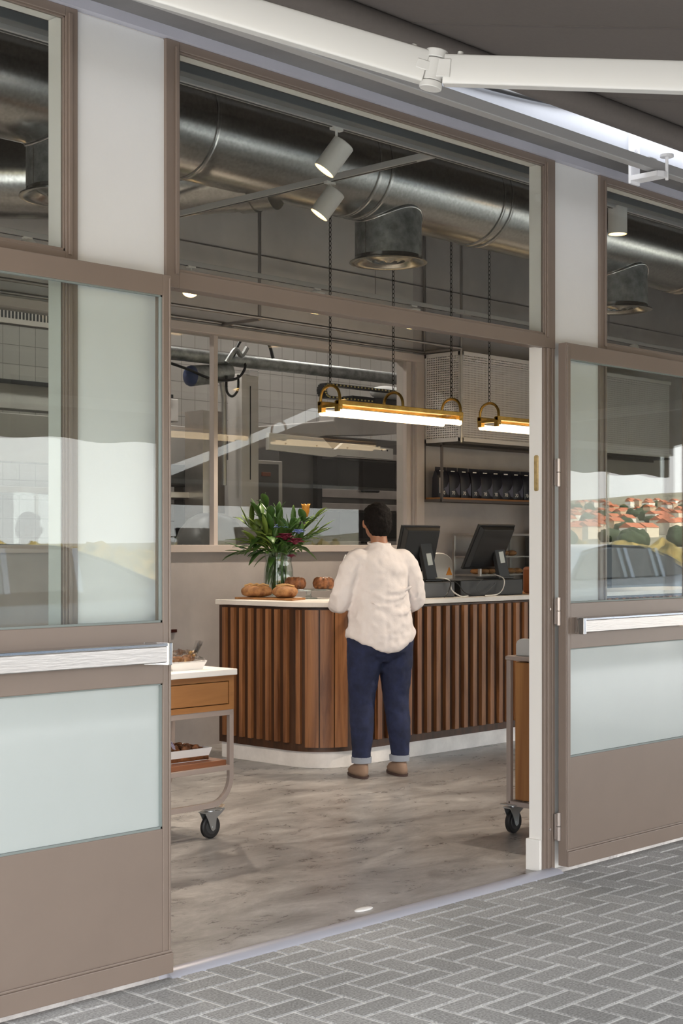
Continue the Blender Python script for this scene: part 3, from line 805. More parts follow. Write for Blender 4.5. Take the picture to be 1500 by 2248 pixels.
pth = [(9.3+.045*i, 2.80) for i in range(21)] + [(9.3-.055*math.sin(PI*i/8), 2.745+.055*math.cos(PI*i/8)) for i in range(1, 8)] + [(9.3+.045*i, 2.69) for i in range(13)]
k = MB(); y_ = MB()
for (a, b) in pth:
    k.box(a-.022, a+.022, 9.02, 9.10, b-.011, b+.011); y_.box(a-.008, a+.008, 9.015, 9.02, b-.006, b+.006)
k.build('chain_link', BLK, t); y_.build('link_dot', mat('yellow_dot', (.6,.5,.2), .5), t)
t = thing('loader_arm', 'white sloping oven loader arm behind the pendant lamp', 'machine', (10.2, 9.2, 2.3))
MB().prism([(8.55, 2.40), (9.6, 2.52), (9.6, 2.62), (11.0, 2.68), (11.0, 2.50), (10.2, 2.42), (9.5, 2.38), (8.55, 2.20)], 9.25, 9.45, 'y').build('arm_casing', KW, t, bevel=.01)
MB().box(9.7, 10.9, 9.12, 9.25, 2.68, 2.74).build('black_rail', BLK, t, bevel=.004)
MB().prism([(8.56, 2.34), (9.2, 2.33), (9.32, 2.24), (9.36, 2.24), (9.45, 2.30), (10.1, 2.28), (10.1, 2.18), (9.38, 2.19), (9.32, 2.17), (8.56, 2.20)], 9.0, 9.04, 'y').build('side_plate', WHT, t, bevel=.002)
b = MB()
for x in (8.75, 9.12, 9.5, 9.95, 10.02): b.cyl((x, 9.0, 2.26), (x, 8.995, 2.26), .008, n=8)
b.build('bolt', BLK, t)
MB().ell((10.25, 9.2, 2.80), .22, .1, .07).build('hood', GREYP, t, smooth='all')
t = thing('deck_oven', 'tall steel deck oven with dark glass doors in the bakery', 'oven', (10.1, 9.9, 0))
MB().box(9.25, 11.2, 9.6, 10.5, 0, 2.42).build('oven_body', KG, t, bevel=.008)
for i, z in enumerate((.45, .92, 1.42, 1.90)):
    MB().box(9.75, 11.05, 9.585, 9.602, z+.06, z+.30).build('glass_door', KD, t)
    MB().box(9.70, 11.1, 9.57, 9.60, z+.32, z+.38).build('steel_strip', KS, t, bevel=.004)
    MB().box(9.70, 11.1, 9.575, 9.60, z-.05, z+.03).build('steel_strip', KS, t, bevel=.004)
    MB().tube([(10.3, 9.57, z+.02), (10.3, 9.54, z+.02), (10.5, 9.54, z+.02), (10.5, 9.57, z+.02)], .012, 8).build('handle', BLK, t)
MB().box(11.05, 11.10, 9.55, 9.6, .3, 2.45).build('side_post', KS, t)
MB().box(9.68, 9.74, 9.54, 9.6, .3, 2.3).build('side_post', KD, t)
t = thing('retarder_cabinet', 'white and grey upright cabinet with small red handles beside the oven', 'cabinet', (9.0, 9.6, 0))
MB().box(8.72, 9.2, 9.5, 10.2, 0, 2.15).build('cabinet_body', KW, t, bevel=.006)
for z0, z1 in ((.1, .7), (.72, 1.30), (1.32, 1.72), (1.74, 2.12)): MB().box(8.86, 9.14, 9.485, 9.5, z0, z1).build('door', KG, t, bevel=.003)
for z in (1.44, 1.68, 2.03): MB().box(8.93, 9.03, 9.47, 9.485, z-.02, z+.015).build('handle', mat('rust_handle', (.22,.08,.05), .5), t, bevel=.003)
t = thing('steel_flue_box', 'plain upright stainless box left of the white machine column', 'machine', (8.2, 9.4, 0))
MB().box(8.12, 8.36, 9.32, 9.55, 0, 2.52).build('flue_body', KS, t, bevel=.004)
t = thing('machine_gantry', 'long pale machine beam and dark motor behind the left of the bakery window', 'machine', (7.6, 9.8, 2.2))
MB().box(5.2, 8.4, 9.75, 9.95, 2.05, 2.42).build('beam', KW, t, bevel=.006)
MB().box(5.2, 8.6, 10.2, 10.35, 2.50, 2.70).build('rear_beam', KW, t, bevel=.006)
MB().box(5.3, 8.5, 10.15, 10.2, 2.70, 2.73).build('dark_edge', BLK, t)
MB().box(7.7, 8.3, 9.55, 9.75, 1.90, 2.08).build('motor_box', DGREY, t, bevel=.02)
MB().box(7.2, 7.6, 9.55, 9.75, 1.86, 2.03).build('motor_box', KG, t, bevel=.02)
MB().box(7.55, 7.60, 9.72, 9.75, 2.05, 2.16).build('switch', BLK, t)
MB().box(5.2, 8.4, 9.5, 9.9, 1.80, 1.85).build('lower_rail', KS, t, bevel=.004)
MB().box(5.3, 5.45, 9.75, 9.9, 0, 2.1).build('post', KG, t); MB().box(8.3, 8.4, 9.78, 9.9, 0, 2.1).build('post', KG, t)
t = thing('control_cabinet', 'small pale control box on the beam seen through the left door glass', 'box', (6.0, 9.3, 2.1))
MB().box(5.78, 6.05, 9.2, 9.5, 2.05, 2.42).build('box_body', KW, t, bevel=.006)
MB().box(5.2, 5.76, 9.3, 9.6, 2.1, 2.25).build('dark_unit', DGREY, t, bevel=.01)
tag(MB().box(7.95, 8.28, 9.98, 10.1, 0, 1.78).build('blue_rack', mat('blue_mesh', (.07,.07,.16), .6), bevel=.004), 'dark blue upright rack panel behind the spiral mixer', 'rack')
t = thing('dough_mixer', 'grey domed dough mixer with a dark barred base behind the bakery glass', 'mixer', (7.71, 8.75, 0))
MB().lathe([(.28, 0), (.29, .6), (.30, 1.34)], (7.71, 8.75, 0), 32).build('mixer_base', mat('dark_mixer_body', (.07,.07,.085), .4), t, smooth=True)
MB().lathe([(.29, 1.34), (.29, 1.42), (.25, 1.53), (.185, 1.61), (.1, 1.655), (.002, 1.665)], (7.71, 8.75, 0), 32).build('dome', mat('grey_dome', (.18,.175,.17), .35), t, smooth=True)
g = MB()
for i in range(14):
    a = PI + PI*i/13; g.cyl((7.71+.31*math.cos(a), 8.75+.31*math.sin(a), 1.0), (7.71+.31*math.cos(a), 8.75+.31*math.sin(a), 1.34), .006, n=6)
g.build('guard_bar', KS, t)
t = thing('air_grille', 'pale wall grille with a row of dark slots on the tiled bakery wall', 'grille', (7.5, 10.88, 3.42))
MB().box(7.1, 7.95, 10.87, 10.895, 3.30, 3.47).build('grille_plate', KFRAME, t, bevel=.003)
g = MB()
for i in range(22): g.box(7.14+i*.036, 7.158+i*.036, 10.866, 10.871, 3.345, 3.425)
g.build('slot', BLK, t)
for x in (5.2, 7.6, 10.0, 12.4):
    t = thing('ceiling_light', 'flat white ceiling light panel in the bakery', 'ceiling light', (x, 9.4, 4.04), 'flat light panels on the bakery ceiling')
    MB().box(x-.6, x+.6, 9.25, 9.55, 4.0, 4.04).build('housing', WHT, t)
    MB().box(x-.57, x+.57, 9.27, 9.53, 3.99, 4.0).build('diffuser', mat('cool_panel', (1,1,1), .5, emit=(1,.93,.86), estr=15) if 'cool_panel' not in MATS else MATS['cool_panel'], t)
# ---------------------------------------------------------------- counter
def path(off):
    """outline of the counter front, offset outward by off: list of (x, y, nx, ny, s)"""
    cx, cy, r0 = 6.97, 6.84, .27
    r = r0+off; out = []; s = 0
    def put(x, y, nx, ny):
        nonlocal s
        if out: s += math.hypot(x-out[-1][0], y-out[-1][1])
        out.append((x, y, nx, ny, s))
    put(cx-r, 7.5, -1, 0)
    for i in range(25):
        a = PI + (PI/2)*i/24
        put(cx+r*math.cos(a), cy+r*math.sin(a), math.cos(a), math.sin(a))
    put(11.6, cy-r, 0, -1)
    return out
def counter_solid(off, z0, z1, inner=.62):
    p = [(a[0], a[1]) for a in path(off)]
    poly = p + [(11.6, 7.15), (7.35, 7.15), (7.35, 7.5)]
    return MB().prism(poly, z0, z1)
ct = thing('service_counter', 'curved walnut slatted cafe counter with pale stone top facing the open doorway', 'counter', (7.0, 6.8, 0))
counter_solid(0, 0, .105).build('plinth', STONEB, ct, bevel=.002)
counter_solid(.022, .105, 1.012).build('carcass', WOODB, ct)
top = counter_solid(.06, 1.018, 1.05).build('countertop', STONE, ct, bevel=.004)
def slat(c, n, w, d, z0=.155, z1=1.0, nm='slat'):
    c = Vector((c[0], c[1], 0)); n = Vector((n[0], n[1], 0)).normalized(); t = Vector((-n.y, n.x, 0))
    m = MB(); m.prism([tuple((c+t*(a*w/2)+n*b).xy) for a, b in ((-1,-.004),(-1,d),(1,d),(1,-.004))], z0, z1)
    return m.build(nm, WOODC, ct, bevel=.003)
X_ = 6.70-.022; Y_ = 6.57-.022
for i in range(8): slat((X_, 7.43-.083*i), (-1, 0), .031, .026)
cx, cy = 6.97, 6.84
rr = .27+.022
for k, a in enumerate((197,)):       # narrow slats into the bend
    slat((cx+rr*math.cos(R(a)), cy+rr*math.sin(R(a))), (math.cos(R(a)), math.sin(R(a))), .032, .026)
for a in (214, 231.5, 249): # flat corner staves
    m = MB(); P = []
    for q in range(-4, 5):
        b = R(a + q*2.0); P.append((cx+(rr+.024)*math.cos(b), cy+(rr+.024)*math.sin(b)))
    for q in range(4, -5, -1):
        b = R(a + q*2.0); P.append((cx+(rr-.004)*math.cos(b), cy+(rr-.004)*math.sin(b)))
    m.prism(P, .135, 1.0).build('corner_stave', WOODC, ct)
slat((cx+.03, Y_), (0, -1), .045, .026)
x = cx+.125
while x < 11.5:
    slat((x, Y_), (0, -1), .043, .026); x += .098
# ---------------------------------------------------------------- back counter with drawers under the shelf
bc = thing('back_counter', 'low dark back counter below the coffee shelf along the rear wall', 'counter', (10.8, 7.8, 0))
MB().box(9.6, 13, 7.62, 7.99, .08, .90).build('carcass', WOODB, bc); MB().box(9.65, 13, 7.68, 7.99, 0, .08).build('plinth', BLK, bc)
MB().box(9.57, 13, 7.60, 7.995, .90, .93).build('worktop', STONE, bc, bevel=.003)
for i in range(4): MB().box(9.65+i*.82, 10.42+i*.82, 7.605, 7.62, .12, .87).build('door', WOODB, bc, bevel=.002)

# ---------------------------------------------------------------- things on the counter
T = 1.05
bb = tag(MB().prism([(6.76, 7.44), (6.94, 7.47), (6.99, 7.0), (6.80, 6.93)], T, T+.014).build('serving_board', WOODT, bevel=.004), 'thin wooden board under the two loaves at the counter corner', 'board')
def loaf(x, y, rz, L, lab, seed):
    t = thing('bread_loaf', lab, 'bread', (x, y, T+.014), 'crusty loaves on the counter')
    rnd = random.Random(seed); m = MB(); rings = []; n = 24
    for k in range(15):
        u = -1 + 2*k/14; rr_ = math.sqrt(max(0, 1-abs(u)**2.6)) + .01
        ring = []
        for i in range(n):
            a = 2*PI*i/n; w = 1+.06*math.sin(3*a+k*.9+seed)
            z = math.sin(a)*.044*rr_*w; z = max(z, -.036*rr_)
            ring.append(Vector((x + math.cos(rz)*u*L/2 - math.sin(rz)*math.cos(a)*.075*rr_*w, y + math.sin(rz)*u*L/2 + math.cos(rz)*math.cos(a)*.075*rr_*w, T+.0155+.036+z)))
        rings.append(ring)
    m.loft(rings); o = m.build('loaf_crust', BREAD, t, smooth='all')
    s_ = MB()
    for k in (-1, 0, 1):
        c = Vector((x+math.cos(rz)*k*L*.2, y+math.sin(rz)*k*L*.2, T+.014+.088)); d = Vector((math.cos(rz+.9), math.sin(rz+.9), 0))
        s_.tube([c-d*.045-Vector((0,0,.012)), c, c+d*.045-Vector((0,0,.012))], .006, 8)
    s_.build('score_mark', mat('pale_bread_score', (.55,.33,.14), .8) if 'pale_bread_score' not in MATS else MATS['pale_bread_score'], t, smooth='all')
loaf(6.85, 7.32, R(115), .22, 'crusty brown loaf nearest the left end of the counter', 1)
loaf(6.88, 7.08, R(70), .20, 'round golden loaf in front of the glass vase', 4)
# cake stand with two cakes
cs = thing('cake_stand', 'low clear glass footed cake stand carrying two bundt cakes', 'cake stand', (7.15, 7.13, T))
CG2 = glass_mat('stand_glass', (.88,.92,.92), .10, 3)
MB().lathe([(.002, 0), (.06, 0), (.058, .006), (.022, .014), (.016, .03), (.02, .052), (.03, .056), (.002, .056)], (7.15, 7.13, T), 28).build('foot', CG2, cs, smooth=True)
MB().lathe([(.002, .056), (.15, .056), (.158, .060), (.158, .066), (.15, .064), (.002, .064)], (7.15, 7.13, T), 40).build('plate', CG2, cs, smooth=True)
def bundt(x, y, lab, lean=0):
    t = thing('bundt_cake', lab, 'cake', (x, y, T+.064), 'bundt cakes on the glass stand')
    z = T+.066
    sq = lambda a: 1+.07*math.cos(9*a)
    MB().lathe([(.02, .006), (.055, .0), (.068, .018), (.071, .04), (.062, .066), (.045, .080), (.028, .078), (.018, .06), (.016, .02)], (x, y, z), 54, squash=sq).build('cake_body', CAKE, t, smooth='all')
    s_ = MB(); rnd = random.Random(int(x*100))
    for k in range(34):
        a = rnd.uniform(0, 2*PI); r_ = rnd.uniform(.028, .056)
        s_.ell((x+r_*math.cos(a), y+r_*math.sin(a), z+.080-.35*abs(r_-.04)), .008, .006, .002, 7, 4)
    s_.build('icing_sugar', SUGAR, t)
bundt(7.08, 7.19, 'sugar dusted bundt cake on the left of the glass cake stand')
bundt(7.24, 7.08, 'sugar dusted bundt cake on the right of the stand, nearest the person')
# vase and bouquet
VX, VY = 7.10, 7.37
vs = thing('glass_vase', 'wide clear glass vase of green stems on the counter', 'vase', (VX, VY, T))
MB().lathe([(.002, .0), (.085, .0), (.098, .02), (.103, .1), (.10, .19), (.088, .25), (.098, .31), (.094, .31), (.084, .25), (.096, .19), (.098, .1), (.093, .022), (.002, .012)], (VX, VY, T), 36).build('vase_body', glass_mat('vase_glass', (.93,.965,.96), .05, 4), vs, smooth=True)
MB().lathe([(.002, .014), (.090, .02), (.096, .1), (.094, .18), (.002, .18)], (VX, VY, T), 32).build('water', glass_mat('vase_water', (.93,.97,.95), .02), vs, smooth=True)
bq = thing('flower_bouquet', 'loose bouquet of long green leaves with burgundy, blue and orange flowers in the vase', 'bouquet', (VX, VY, T+.02))
random.seed(21)
st = MB(); lf = MB(); lf2 = MB()
def leafm(M_, base, d, L, w, droop=.3, fold=.25):
    base = Vector(base); d = Vector(d).normalized(); side = d.cross(Vector((0,0,1)))
    if side.length < .1: side = Vector((1,0,0))
    side.normalize(); up = side.cross(d).normalized(); n = 7; vs_ = []
    for k in range(n+1):
        t = k/n; c = base + d*(L*t) + Vector((0,0,-droop*L*t*t)); ww = w*math.sin(PI*min(1, t*.93+.05))**.8
        vs_ += [c - side*ww + up*(ww*fold), c, c + side*ww + up*(ww*fold)]
    fs_ = []
    for k in range(n):
        a = k*3; fs_ += [(a, a+1, a+4, a+3), (a+1, a+2, a+5, a+4)]
    M_.add(vs_, fs_)
RT = Vector((.69, -.72, 0)); FW = Vector((.72, .69, 0))
def V3(r, f, z): return Vector((VX, VY, T)) + RT*r + FW*f + Vector((0,0,z))
sprays = [(-.22, 0, .50), (-.15, .05, .58), (-.08, -.03, .62), (-.20, -.05, .38), (-.01, .05, .57), (.17, .0, .52), (.24, .04, .53), (.11, -.05, .48), (.20, -.06, .40), (-.10, -.1, .44), (.05, -.1, .42), (-.26, .06, .30), (.25, .0, .43)]
for i, (r_, f_, z_) in enumerate(sprays):
    b0 = V3(random.uniform(-.05, .05), random.uniform(-.05, .05), .03); m1 = V3(r_*.22, f_*.3, .30); e = V3(r_, f_, z_)
    pts = [b0, m1, m1.lerp(e, .5)+Vector((0,0,.03)), e]
    st.tube(pts, .0035, 6)
    for k in range(11):
        t = .05+.95*k/10; p = m1.lerp(e, t)+Vector((0,0,.03*math.sin(PI*t)))
        d = (e-m1).normalized() + Vector((random.uniform(-.75,.75), random.uniform(-.75,.75), random.uniform(-.25,.65)))
        leafm(lf if (i % 3) else lf2, p, d, random.uniform(.12, .20), random.uniform(.019, .031), random.uniform(.0, .4))
for k in range(44):
    a = random.uniform(0, 2*PI); r_ = random.uniform(.02, .13)
    p = V3(math.cos(a)*r_, math.sin(a)*r_, random.uniform(.28, .42)); leafm(lf, p, (math.cos(a), math.sin(a), random.uniform(-.3,.8)), random.uniform(.10,.16), random.uniform(.020,.032), .5)
for k in range(16):
    a = random.uniform(0, 2*PI); st.tube([V3(.05*math.cos(a), .05*math.sin(a), .03), V3(.03*math.cos(a+1), .03*math.sin(a+1), .2), V3(.05*math.cos(a+2), .05*math.sin(a+2), .34)], .0035, 6)
for k in range(8): leafm(lf, V3(random.uniform(-.07,.05), random.uniform(-.05,.05), .30), (random.uniform(-.4,.2), random.uniform(-.2,.2), -1), .22, .014, 0)
def solid(o): m = o.modifiers.new('thick', 'SOLIDIFY'); m.thickness = .0012
st.build('stem', STEM, bq, smooth='all'); lf.build('foliage', LEAF, bq, smooth='all', mods=[solid]); lf2.build('pale_foliage', LEAF2, bq, smooth='all', mods=[solid])
def bloom(p, r, m_, nm, tall=False):
    M_ = MB()
    for k in range(14 if not tall else 7):
        a = 2*PI*k/(7 if k < 7 else 7)+(.4 if k >= 7 else 0); tl = .9 if tall else (.45 if k < 7 else 1.1)
        leafm(M_, p, (math.cos(a), math.sin(a), tl*(2.4 if tall else 1)), r*(1.25 if tall else 1), r*.42, -.2 if tall else .25, .5)
    M_.ell(p+Vector((0,0,r*.2)), r*.3, r*.3, r*.3, 10, 6)
    M_.build(nm, m_, bq, smooth='all', mods=[solid])
bloom(V3(.05, -.15, .40), .075, BURG, 'burgundy_flower'); bloom(V3(.12, -.15, .37), .07, BURG, 'burgundy_flower'); bloom(V3(.09, -.10, .28), .035, BURG, 'burgundy_flower')
bloom(V3(.02, -.13, .47), .055, BLUEF, 'blue_flower'); bloom(V3(.14, -.14, .44), .05, BLUEF, 'blue_flower'); bloom(V3(.16, .0, .50), .03, mat('purple_petal', (.12,.03,.14), .6), 'purple_flower')
bloom(V3(.185, .02, .555), .062, ORANGE, 'orange_flower', True)

# two pale tablet backs behind the cakes
t = thing('tablet_stand', 'pale grey angled display back between the vase and the person', 'display', (7.62, 7.30, T))
# stands on the inner worktop, back towards the door
MB().prism([(7.36, 1.14), (7.40, 1.22), (7.47, 1.345), (7.60, 1.345), (7.66, 1.26), (7.60, 1.14)], 7.085, 7.10, 'y').build('screen_back', GREYP, t, bevel=.003)
MB().box(7.44, 7.56, 7.05, 7.14, T, T+.012).build('base', GREYP, t); MB().box(7.485, 7.515, 7.10, 7.12, T, 1.2).build('neck', GREYP, t)
t = thing('tablet_stand', 'wider white framed screen back close behind the left shoulder of the person', 'display', (7.85, 7.1, T))
MB().box(7.70, 8.02, 7.10, 7.12, 1.13, 1.32).build('screen_back', WHT, t, bevel=.004); MB().box(7.73, 7.99, 7.095, 7.10, 1.15, 1.30).build('back_panel', mat('blue_grey_panel', (.40,.42,.46), .5), t)
MB().box(7.80, 7.92, 7.06, 7.14, T, T+.012).build('base', WHT, t); MB().box(7.845, 7.875, 7.115, 7.13, T, 1.2).build('neck', WHT, t)

# registers
def screen(cx_, cy_, zb, w, h, tilt, lean_x, label, sideshift):
    t = thing('register_screen', label, 'monitor', (cx_, cy_, zb), 'till screens seen from behind')
    n = Vector((0, math.sin(tilt), -math.cos(tilt)))
    up = Vector((0, math.cos(tilt)*-.0-math.sin(R(0)), 1)); up = Vector((lean_x, -math.sin(tilt), math.cos(tilt))).normalized(); rt = Vector((1, 0, 0)); nn = up.cross(rt).normalized()
    c0 = Vector((cx_, cy_-.02, zb+.07))
    def P(a, b, d): return c0 + rt*a + up*b + nn*d
    m = MB(); pr_ = []
    def slab(w0, w1, h0, h1, d0, d1): 
        return [P(-w0/2, h0, d0), P(w0/2, h0, d0), P(w0/2, h1, d0), P(-w0/2, h1, d0)], [P(-w1/2, h0+.02, d1), P(w1/2, h0+.02, d1), P(w1/2, h1-.02, d1), P(-w1/2, h1-.02, d1)]
    a, b = slab(w, w, 0, h, .0, .0); 
    m.loft([[P(-w/2, 0, 0), P(w/2, 0, 0), P(w/2, h, 0), P(-w/2, h, 0)], [P(-w/2, 0, .022), P(w/2, 0, .022), P(w/2, h, .022), P(-w/2, h, .022)]])
    m.loft([[P(-w*.42, .03, -.03), P(w*.42, .03, -.03), P(w*.42, h-.03, -.03), P(-w*.42, h-.03, -.03)], [P(-w*.48, .01, 0), P(w*.48, .01, 0), P(w*.48, h-.01, 0), P(-w*.48, h-.01, 0)]])
    m.build('screen_housing', BLK, t, bevel=.004)
    s_ = MB(); x = sideshift
    f0 = Vector((cx_+x, cy_-.13, zb)); f1 = Vector((cx_+x-.02, cy_-.075, zb+.30))
    s_.bar(f0, f1, .115, .035, (0,-1,0)); s_.box(cx_+x-.09, cx_+x+.09, cy_-.16, cy_+.06, zb, zb+.016)
    stn = s_.build('stand', DGREY, t, bevel=.004)
    c = f0.lerp(f1, .52)+Vector((.005, -.0195, 0)); d = (f1-f0).normalized()
    k = MB(); k.bar(c-d*.042, c+d*.042, .052, .003, (0,-1,0)); o = k.build('sticker', mat('white_sticker', (.7,.72,.68), .5) if 'white_sticker' not in MATS else MATS['white_sticker'], stn, bevel=.001)
    k = MB(); c2 = c+Vector((0,-.002,-.012)); k.bar(c2-d*.016, c2+d*.016, .050, .003, (0,-1,0)); k.build('green_band', mat('green_print', (.03,.22,.06), .5) if 'green_print' not in MATS else MATS['green_print'], stn)
    return t
cd = tag(MB().box(7.70, 8.12, 6.66, 7.06, T, T+.105).build('cash_drawer', mat('grey_drawer', (.10,.10,.105), .45), bevel=.006), 'dark grey cash drawer under the left till screen', 'cash drawer')
cd2 = tag(MB().box(8.16, 8.88, 6.64, 7.0, T, T+.115).build('cash_drawer', BLK, bevel=.006), 'black cash drawer under the right till screen', 'cash drawer')
screen(7.97, 6.93, T+.106, .40, .33, R(14), 0, 'left black till screen with green and white sticker on its stand', .06)
screen(8.66, 6.88, T+.116, .42, .35, R(22), .12, 'right black till screen leaning back beside the cream door panel', .13)
def cable(pts, r, m_, lab): tag(MB().tube(pts, r, 8).build('cable', m_, smooth='all'), lab, 'cable')
def shift(P, d): return cat([(a+d, b, c) for a, b, c in P])
cable(shift([(8.16, 6.74, 1.18), (8.18, 6.64, 1.17), (8.20, 6.63, 1.10), (8.26, 6.60, 1.056), (8.33, 6.59, 1.056)], -.15), .005, WHT, 'white cable drooping over the grey cash drawer')
cable(shift([(8.14, 6.74, 1.18), (8.16, 6.63, 1.16), (8.12, 6.61, 1.09), (8.05, 6.59, 1.055)], -.13), .004, BLK, 'thin black cable falling left of the white one')
cable(shift([(8.20, 6.74, 1.18), (8.24, 6.64, 1.15), (8.30, 6.61, 1.08), (8.40, 6.59, 1.055)], -.13), .004, BLK, 'thin black cable falling right of the white one')
cable(shift([(9.02, 6.74, 1.20), (8.99, 6.625, 1.17), (8.95, 6.60, 1.10), (8.86, 6.585, 1.06), (8.72, 6.58, 1.056)], -.36), .0038, WHT, 'white cable hanging in front of the black cash drawer')
cable(shift([(8.60, 6.66, 1.17), (8.52, 6.62, 1.16), (8.46, 6.61, 1.11), (8.50, 6.60, 1.07), (8.60, 6.61, 1.09), (8.68, 6.62, 1.14)], -.16), .0025, DGREY, 'thin grey loop of cable on the face of the black cash drawer')
t = thing('label_printer', 'white rounded machine with an orange warning triangle between the tills', 'machine', (8.55, 7.02, T))
MB().prism([(8.31, T), (8.31, 1.27)] + [(8.46+.15*math.cos(PI-PI*i/16), 1.27+.085*math.sin(PI*i/16)) for i in range(1, 16)] + [(8.61, 1.27), (8.61, T)], 7.08, 7.14, 'y').build('machine_body', WHT, t, bevel=.006)
MB().prism([(8.53, 1.19), (8.60, 1.19), (8.565, 1.25)], 7.077, 7.08, 'y').build('warning_triangle', mat('orange_sign', (.75,.28,.03), .5), t)
MB().box(8.30, 8.33, 7.07, 7.08, T+.02, 1.2).build('side_trim', WOODT, t)
# pastry display and grinder on the back counter
t = thing('pastry_display', 'small steel and glass pastry display behind the tills on the back counter', 'display case', (10.0, 7.8, .93))
f = MB()
for x in (9.66, 10.42):
    for y in (7.66, 7.93): f.box(x-.012, x+.012, y-.012, y+.012, .93, 1.50)
f.box(9.65, 10.43, 7.65, 7.94, 1.49, 1.51); f.build('frame', STEEL, t, bevel=.002)
for z in (1.02, 1.16, 1.31): MB().box(9.66, 10.42, 7.66, 7.93, z, z+.012).build('shelf', STEEL, t)
MB().box(9.66, 10.42, 7.652, 7.656, .94, 1.49).build('front_glass', GLASS, t)
random.seed(5)
for z, n_ in ((1.032, 7), (1.172, 7), (1.322, 6)):
    for i in range(n_):
        x = 9.72+.095*i+random.uniform(-.01,.01)
        p = MB(); p.ell((x, 7.75, z+.024), .042, .05, .024, 12, 8)
        tag(p.build('pastry', BREAD, smooth='all'), 'golden bun, %s from the left on the %s tray of the steel display case' % (['first','second','third','fourth','fifth','sixth','seventh'][i], {1.032: 'bottom', 1.172: 'middle', 1.322: 'top'}[z]), 'pastry', 'buns in the display case')
t = thing('espresso_grinder', 'black round faced machine with a pale dial right of the right till screen', 'machine', (11.0, 7.8, .93))
MB().box(10.62, 11.6, 7.66, 7.93, .93, 1.50).build('machine_body', BLK, t, bevel=.02)
MB().lathe([(.002, -.03), (.10, -.03), (.105, -.01), (.105, .0)], (10.80, 7.655, 1.37), 32, 'y').build('dial_ring', DGREY, t, smooth=True)
MB().cyl((10.80, 7.623, 1.37), (10.80, 7.619, 1.37), .06, n=28).build('dial', GREYP, t)
MB().lathe([(.40, 0), (.43, .03), (.43, .045), (.38, .05), (.002, .05)], (11.05, 7.79, 1.50), 40, squash=lambda a: .42/math.sqrt((.42*math.cos(a))**2+math.sin(a)**2)).build('white_lid', WHT, t, smooth=True)
MB().tube([(11.05, 7.64, 1.30), (11.0, 7.62, 1.28), (11.0, 7.62, 1.1), (11.05, 7.64, 1.06)], .014, 10).build('steel_handle', CHROME, t, smooth=True)
for x, m_, lab, h_, r_ in ((10.62, PAPER, 'leftmost stack of pale paper cups under the end of the shelf', .19, .045), (10.78, WHT, 'white cup stack with a black upper part under the end of the shelf', .14, .045)):
    t = thing('cup_stack', lab, 'cups', (x, 7.80, 1.55), 'paper cup stacks below the coffee shelf')
    m = MB(); n_ = 9
    m.lathe([(.030, 0)]+[(.030+.014*k/n_, h_*k/n_+d) for k in range(1, n_) for d in (0, .004)]+[(.045, h_), (.002, h_)], (x, 7.80, 1.552), 24)
    m.build('cups', m_, t, smooth=True)
    if x > 10.7: MB().cyl((x, 7.80, 1.693), (x, 7.80, 1.755), .046, .04, 24).build('black_lids', BLK, t, smooth=True)
tag(MB().box(10.90, 11.02, 7.73, 7.86, 1.552, 1.75).build('cardboard_box', mat('brown_card', (.48,.29,.14), .8), bevel=.002), 'upright brown card box at the right end below the shelf', 'box')
tag(MB().prism([(9.02, 6.62), (9.16, 6.62), (9.17, 6.76), (9.03, 6.76)], T+.004, T+.20).build('brown_jar', mat('amber_jar', (.16,.05,.015), .3), bevel=.02), 'reddish brown jar at the far right of the counter beside the door panel', 'jar')
tag(MB().prism([(8.95, 6.58), (9.5, 6.58), (9.5, 7.0), (8.95, 7.0)], T, T+.004).build('tray_mat', WOODT), 'thin wooden mat under the brown jar', 'mat')

# ---------------------------------------------------------------- pendant lamps
def pendant(x, label):
    L = 1.235; y0, y1 = 6.84, 7.0; z = 2.29
    t = thing('linear_pendant_lamp', label, 'pendant lamp', (x, 6.92, z), 'brass tube pendants over the counter')
    for y in (y0, y1):
        o = MB().tube([(x-.0, y, z), (x+L, y, z)], .019, 18).build('lamp_tube', TUBEL, t, smooth='all')
        c = MB(); c.cyl((x-.012, y, z), (x+.02, y, z), .0205, n=18); c.cyl((x+L-.02, y, z), (x+L+.012, y, z), .0205, n=18); c.build('tube_cap', MATS['warm_lamp_tube'], o, smooth=True)
    b = MB()
    b.box(x-.03, x+L+.03, y0-.018, y0+.012, z+.045, z+.075); b.box(x-.03, x+L+.03, y1-.012, y1+.018, z+.045, z+.075)
    b.box(x+.05, x+L-.05, y0+.012, y1-.012, z+.055, z+.060)
    b.build('brass_channel', BRASS, t, bevel=.003)
    for xx in (x-.01, x+L/2, x+L+.01):
        e = MB()
        if abs(xx-x-L/2) > .1: e.box(xx-.016, xx+.016, y0-.02, y1+.02, z+.03, z+.05); e.box(xx-.02, xx+.02, y0-.015, y0+.02, z-.0, z+.07); e.box(xx-.02, xx+.02, y1-.02, y1+.015, z-.0, z+.07)
        pts = [(xx, 6.92-.088*math.cos(PI*i/16), z+.075+.10*math.sin(PI*i/16)**.75) for i in range(17)]
        e.tube([(xx, y0-.008, z+.05)]+pts+[(xx, y1+.008, z+.05)], .010, 10)
        e.build('hoop', BRASS, t, bevel=.001, smooth=True)
        ch = MB(); zz = z+.185; k = 0
        ztop = 4.24 if abs(xx-6.0) > 0 else 4.2
        while zz < ztop:
            pts = []
            for i in range(10):
                a = 2*PI*i/10; u = math.cos(a)*.009; w = math.sin(a)*.018
                pts.append((xx+(u if k % 2 else 0), 6.92+(0 if k % 2 else u), zz+w))
            ch.tube(pts, .0026, 5, True); zz += .030; k += 1
        ch.build('chain', mat('blackened_chain', (.04,.038,.035), .4, .8) if 'blackened_chain' not in MATS else MATS['blackened_chain'], t, smooth='all')
pendant(7.15, 'lit brass tube pendant lamp hanging on three chains above the person')
